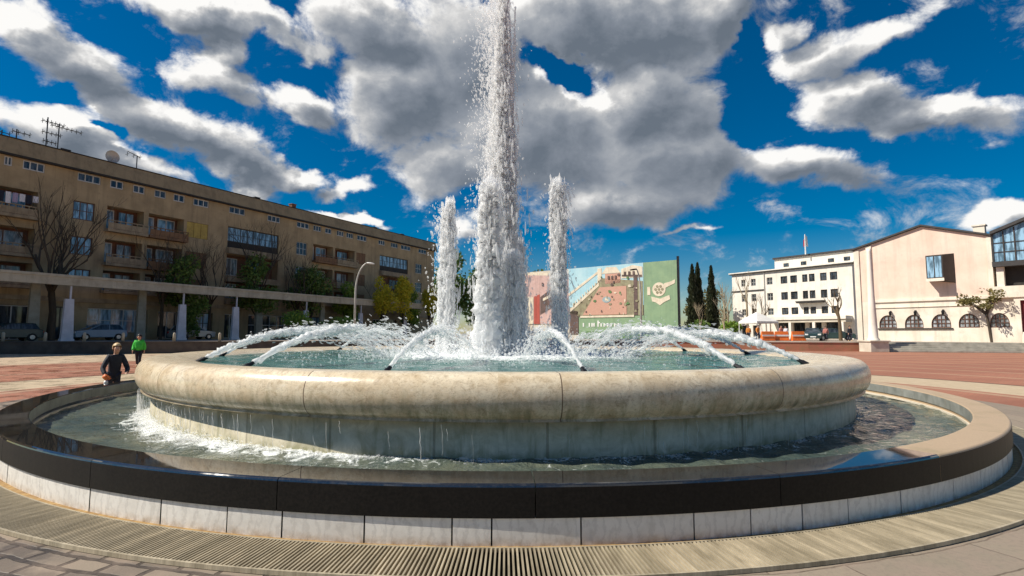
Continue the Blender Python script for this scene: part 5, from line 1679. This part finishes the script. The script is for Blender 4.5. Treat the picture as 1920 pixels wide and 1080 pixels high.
# ------------------------------------------------------------------ market bits below the white building
tn = empty('market_tent', (30.6, 66.5, 0.9), 0.3, 'white peaked market tent beside the orange barriers', 'tent')
mb = MB(); mb.add([(-1.6, -1.6, 2.3), (1.6, -1.6, 2.3), (1.6, 1.6, 2.3), (-1.6, 1.6, 2.3), (-0.2, 0, 3.5), (-1.6, -1.6, 2.05), (1.6, -1.6, 2.05), (1.6, 1.6, 2.05), (-1.6, 1.6, 2.05)], [(0, 1, 4), (1, 2, 4), (2, 3, 4), (3, 0, 4), (5, 6, 1, 0), (6, 7, 2, 1), (7, 8, 3, 2), (8, 5, 0, 3)])
mb.build('roof', 'white_canvas', tn)
for sx_ in (-1.55, 1.55):
    for sy_ in (-1.55, 1.55):
        mb = MB(); mb.tube([(sx_, sy_, 0), (sx_, sy_, 2.3)], 0.05, 6); mb.build('leg', 'lamp_white', tn)
bar = None
for x, y, rz_, lab in ((28.6, 60.0, 0.1, 'leftmost orange barrier, left of the white tent'), (30.3, 60.3, -0.1, 'orange barrier in front of the white tent'), (32.0, 60.0, 0.05, 'orange barrier between the tent and the dark green car')):
    if bar is None:
        bar = empty('orange_barrier', (0, 0, 0))
        mb = MB()
        mb.frustum(-0.75, 0.75, -0.25, 0.25, 0.1, -0.7, 0.7, -0.08, 0.08, 1.05)
        mb.box(-0.8, 0.8, -0.3, 0.3, 0.0, 0.1)
        mb.build('panel', 'orange_plastic', bar, bevel=0.03)
        mb = MB(); mb.box(-0.72, 0.72, -0.24, -0.205, 0.5, 0.68); mb.build('white_stripe', 'lamp_white', bar)
        o = bar
    else:
        o = copy_tree(bar)
    o.location = (x, y, 0.9); o.rotation_euler = (0, 0, rz_)
    tag(o, lab, 'barrier', 'orange barriers by the tent')


# ------------------------------------------------------------------ people
def skin_mesh(name, joints, edges, mat, parent, sub=1):
    me = bpy.data.meshes.new(name)
    me.from_pydata([j[0] for j in joints], edges, [])
    me.materials.append(MATS[mat])
    o = bpy.data.objects.new(name, me)
    COL.objects.link(o)
    o.parent = parent
    mod = o.modifiers.new('skin', 'SKIN')
    mod.use_smooth_shade = True
    for i, j in enumerate(joints):
        r_ = j[1] if hasattr(j[1], '__len__') else (j[1], j[1])
        me.skin_vertices[0].data[i].radius = r_
    me.skin_vertices[0].data[0].use_root = True
    sb = o.modifiers.new('subdivision', 'SUBSURF')
    sb.levels = sub; sb.render_levels = sub
    return o


def person(loc, rz, H, label, group, top, legs, hair, shoes='shoe_tan', pose='walk', lean=0.0, hairlen=0.0, head=1.0, torso_scale=1.0, arms=None, hem=0.0):
    """faces local -y; k scales an adult skeleton of 1 unit height"""
    o = empty('person', loc, rz, label, 'person', group)
    k = H
    pel = Vector((0, 0, 0.50))
    ch = pel + Vector((0, -lean * 0.22, 0.22))
    nk = pel + Vector((0, -lean * 0.32, 0.325))
    hd = nk + Vector((0, -0.02 - lean * 0.05, 0.055))
    cw = nk + Vector((0, -0.015 - lean * 0.06, 0.13 * head))
    st_ = 0.10 if pose == 'walk' else 0.02
    J = [(pel, (0.082, 0.062)), (pel + Vector((0, -lean * 0.1, 0.11)), (0.078, 0.058)), (ch, (0.095, 0.066)), (nk + Vector((0, 0, -0.015)), (0.05, 0.045)), (nk + Vector((0, 0, 0.012)), (0.032, 0.034)),
         (hd, (0.042 * head, 0.05 * head)), ((hd + cw) / 2, (0.050 * head, 0.062 * head)), (cw, (0.036 * head, 0.042 * head))]
    E = [(0, 1), (1, 2), (2, 3), (3, 4), (4, 5), (5, 6), (6, 7)]
    # nose and ears
    mid = (hd + cw) / 2
    J.append((mid + Vector((0, -0.066 * head, -0.008)), 0.010)); E.append((6, 8))
    legj = {}
    for s_ in (-1, 1):
        b_ = len(J)
        hip = pel + Vector((s_ * 0.052, 0, -0.03)); kn = Vector((s_ * 0.055, -s_ * st_ * 0.7 - 0.01, 0.27)); anz = Vector((s_ * 0.055, -s_ * st_ + 0.015, 0.045)); toe = anz + Vector((0, -0.085, -0.03))
        J += [(hip, 0.055), (kn, 0.036), (anz, 0.026), (toe, (0.024, 0.018))]
        E += [(0, b_), (b_, b_ + 1), (b_ + 1, b_ + 2), (b_ + 2, b_ + 3)]
        legj[s_] = (hip, kn, anz, toe)
    armj = {}
    for s_ in (-1, 1):
        sh = ch + Vector((s_ * 0.100, -lean * 0.05, 0.075))
        if arms and s_ in arms:
            elb, wr, hn = [Vector(q) for q in arms[s_]]
        else:
            sw = s_ * st_ * 0.8
            elb = sh + Vector((s_ * 0.035, sw * 0.3 + 0.01, -0.165)); wr = elb + Vector((s_ * 0.005, sw * 0.5 - 0.05, -0.135)); hn = wr + Vector((0, -0.01, -0.045))
        b_ = len(J)
        J += [(sh, 0.040), (elb, 0.026), (wr, 0.019), (hn, (0.022, 0.013))]
        E += [(2, b_), (b_, b_ + 1), (b_ + 1, b_ + 2), (b_ + 2, b_ + 3)]
        dv = (hn - wr).normalized()
        lat = dv.cross(Vector((0, 0, 1)) if abs(dv.z) < 0.9 else Vector((1, 0, 0))).normalized()
        for q in range(4):
            f0 = len(J)
            base = hn + lat * (q - 1.5) * 0.0105
            l_ = (0.030, 0.036, 0.034, 0.026)[q]
            J += [(base + dv * l_ * 0.6, 0.0052), (base + dv * l_ * 1.15 + Vector((0, 0.006, -0.004)), 0.0042)]
            E += [(b_ + 3, f0), (f0, f0 + 1)]
        f0 = len(J)
        J += [(hn - dv * 0.015 - lat * 0.028, 0.006), (hn + dv * 0.012 - lat * 0.036, 0.005)]
        E += [(b_ + 3, f0), (f0, f0 + 1)]
        armj[s_] = (sh, elb, wr, hn)
    J = [(q[0] * k, tuple(x * k for x in (q[1] if hasattr(q[1], '__len__') else (q[1], q[1])))) for q in J]
    skin_mesh('body', J, E, 'skin', o, 2)
    # jacket
    ts = torso_scale
    J2 = [(pel + Vector((0, 0, -0.02 - hem)), (0.100 * ts, 0.082 * ts)), (pel + Vector((0, -lean * 0.1, 0.11)), (0.10 * ts, 0.08 * ts)), (ch, (0.104 * ts, 0.086 * ts)), (nk + Vector((0, 0, -0.03)), (0.066, 0.058)), (nk + Vector((0, 0, 0.0)), (0.05, 0.048))]
    E2 = [(0, 1), (1, 2), (2, 3), (3, 4)]
    for s_ in (-1, 1):
        sh, elb, wr, hn = armj[s_]
        b_ = len(J2)
        J2 += [(sh - Vector((0, 0, 0.012)), 0.050 * ts), (elb, 0.042 * ts), (wr + (elb - wr) * 0.08, 0.031 * ts)]
        E2 += [(2, b_), (b_, b_ + 1), (b_ + 1, b_ + 2)]
    skin_mesh('jacket', [(q[0] * k, tuple(x * k for x in (q[1] if hasattr(q[1], '__len__') else (q[1], q[1])))) for q in J2], E2, top, o, 2)
    J3 = [(pel + Vector((0, 0, 0.02)), (0.088, 0.07))]
    E3 = []
    for s_ in (-1, 1):
        hip, kn, anz, toe = legj[s_]
        b_ = len(J3)
        J3 += [(hip, 0.064), (kn, 0.046), (anz + Vector((0, 0, 0.01)), 0.036)]
        E3 += [(0, b_), (b_, b_ + 1), (b_ + 1, b_ + 2)]
    skin_mesh('trousers', [(q[0] * k, tuple(x * k for x in (q[1] if hasattr(q[1], '__len__') else (q[1], q[1])))) for q in J3], E3, legs, o, 2)
    for s_ in (-1, 1):
        hip, kn, anz, toe = legj[s_]
        skin_mesh('shoe', [((anz + Vector((0, 0.02, -0.022))) * k, (0.031 * k, 0.022 * k)), ((anz + Vector((0, -0.04, -0.024))) * k, (0.032 * k, 0.021 * k)), ((toe + Vector((0, -0.005, 0.004))) * k, (0.028 * k, 0.018 * k))], [(0, 1), (1, 2)], shoes, o)
    # hair: cap over crown and back
    hc = (hd + cw) / 2 + Vector((0, 0.006, 0.012))
    rx_, ry_, rz_h = 0.060 * head, 0.072 * head, 0.078 * head
    nu, nv = 20, 14
    vs, ok = [], []
    for iv in range(nv + 1):
        ph = PI * iv / nv
        for iu in range(nu):
            th = 2 * PI * iu / nu
            dx, dy, dz = math.sin(ph) * math.cos(th), math.sin(ph) * math.sin(th), math.cos(ph)
            f = 1 + 0.06 * math.sin(th * 5 + iv * 1.3) * math.sin(ph) + random.gauss(0, 0.012)
            low = -0.0 if hairlen == 0 else hairlen * max(0, -dz) * max(0, dy)
            vs.append(((hc.x + dx * rx_ * f) * k, (hc.y + dy * ry_ * f) * k, (hc.z + dz * rz_h * f - low) * k))
            ok.append(dz > 0.42 or (dy > -0.25 and dz > -0.35) or (dy > 0.25 and dz > -0.75))
    fs = [(iv * nu + iu, iv * nu + (iu + 1) % nu, (iv + 1) * nu + (iu + 1) % nu, (iv + 1) * nu + iu) for iv in range(nv) for iu in range(nu)]
    fs = [q for q in fs if all(ok[c_] for c_ in q)]
    mb = MB(); mb.add(vs, fs); mb.build('hair', hair, o, smooth=True)
    for s_ in (-1, 1):
        mb = MB()
        V, F = drops(np.array([[s_ * 0.02 * head * k, (mid.y - 0.058 * head) * k, (mid.z + 0.006) * k]]), 0.0065 * k)
        e_ = fast_mesh('eye', V, F, 'hair_dark', o)
        mb.tube([(s_ * 0.049 * head * k, mid.y * k, (mid.z - 0.018) * k), (s_ * 0.056 * head * k, (mid.y + .006) * k, (mid.z + 0.012) * k)], 0.010 * k, 6)
        mb.build('ear', 'skin', o, smooth=True)
    mb = MB(); mb.box(-0.014 * k, 0.014 * k, (mid.y - 0.061 * head) * k, (mid.y - 0.05 * head) * k, (mid.z - 0.034 * head) * k, (mid.z - 0.028 * head) * k); mb.build('mouth', 'cloth_pink', o)
    return o


p1 = person((-9.40, 12.75, 0.0), R(48), 1.33, 'blond child in a dark jacket leaning on the fountain coping with an orange toy', None, 'cloth_black', 'cloth_navy', 'hair_blond', pose='stand', lean=0.25, hairlen=0.03, head=1.12, torso_scale=1.0, hem=0.16,
            arms={-1: ((-0.19, -0.12, 0.58), (-0.17, -0.24, 0.47), (-0.165, -0.28, 0.45)), 1: ((0.18, -0.10, 0.56), (0.13, -0.25, 0.50), (0.12, -0.29, 0.49))})
# orange toy held on the coping
toy = empty('toy', (-9.22, 12.29, 0.54), 0, 'small orange and white toy in the blond child\'s hand on the coping', 'toy')
V, F = drops(np.array([[0, 0, 0.05], [0.05, 0.0, 0.02], [-0.04, 0.03, 0.03]]), np.array([0.075, 0.05, 0.05])); fast_mesh('toy_body', V, F, 'orange_plastic', toy)
V, F = drops(np.array([[0.0, -0.02, -0.06]]), np.array([0.05])); fast_mesh('toy_base', V, F, 'lamp_white', toy)
person((-17.75, 25.6, 0.0), R(20), 1.50, 'child in a bright green jacket walking across the plaza', None, 'cloth_green', 'cloth_black', 'hair_dark', pose='walk', torso_scale=1.35, head=1.15)
for x, y, top, lab in ((31.4, 62.5, 'cloth_pink', 'person in a pink top left of the dark green car'), (32.1, 62.8, 'cloth_white', 'person in a white top just left of the dark green car'), (36.0, 61.5, 'cloth_pink', 'person in a pink top right of the dark green car'), (37.5, 59.5, 'cloth_black', 'person in dark clothes beside the leaning bare tree'), (27.6, 62.5, 'cloth_orange', 'person in an orange top left of the market tent'), (28.9, 63.0, 'cloth_orange', 'person in an orange top in front of the market tent')):
    person((x, y, 0.9), random.uniform(-1, 1), random.uniform(1.65, 1.8), lab, 'people below the white building', top, 'cloth_navy', 'hair_dark', pose='walk')
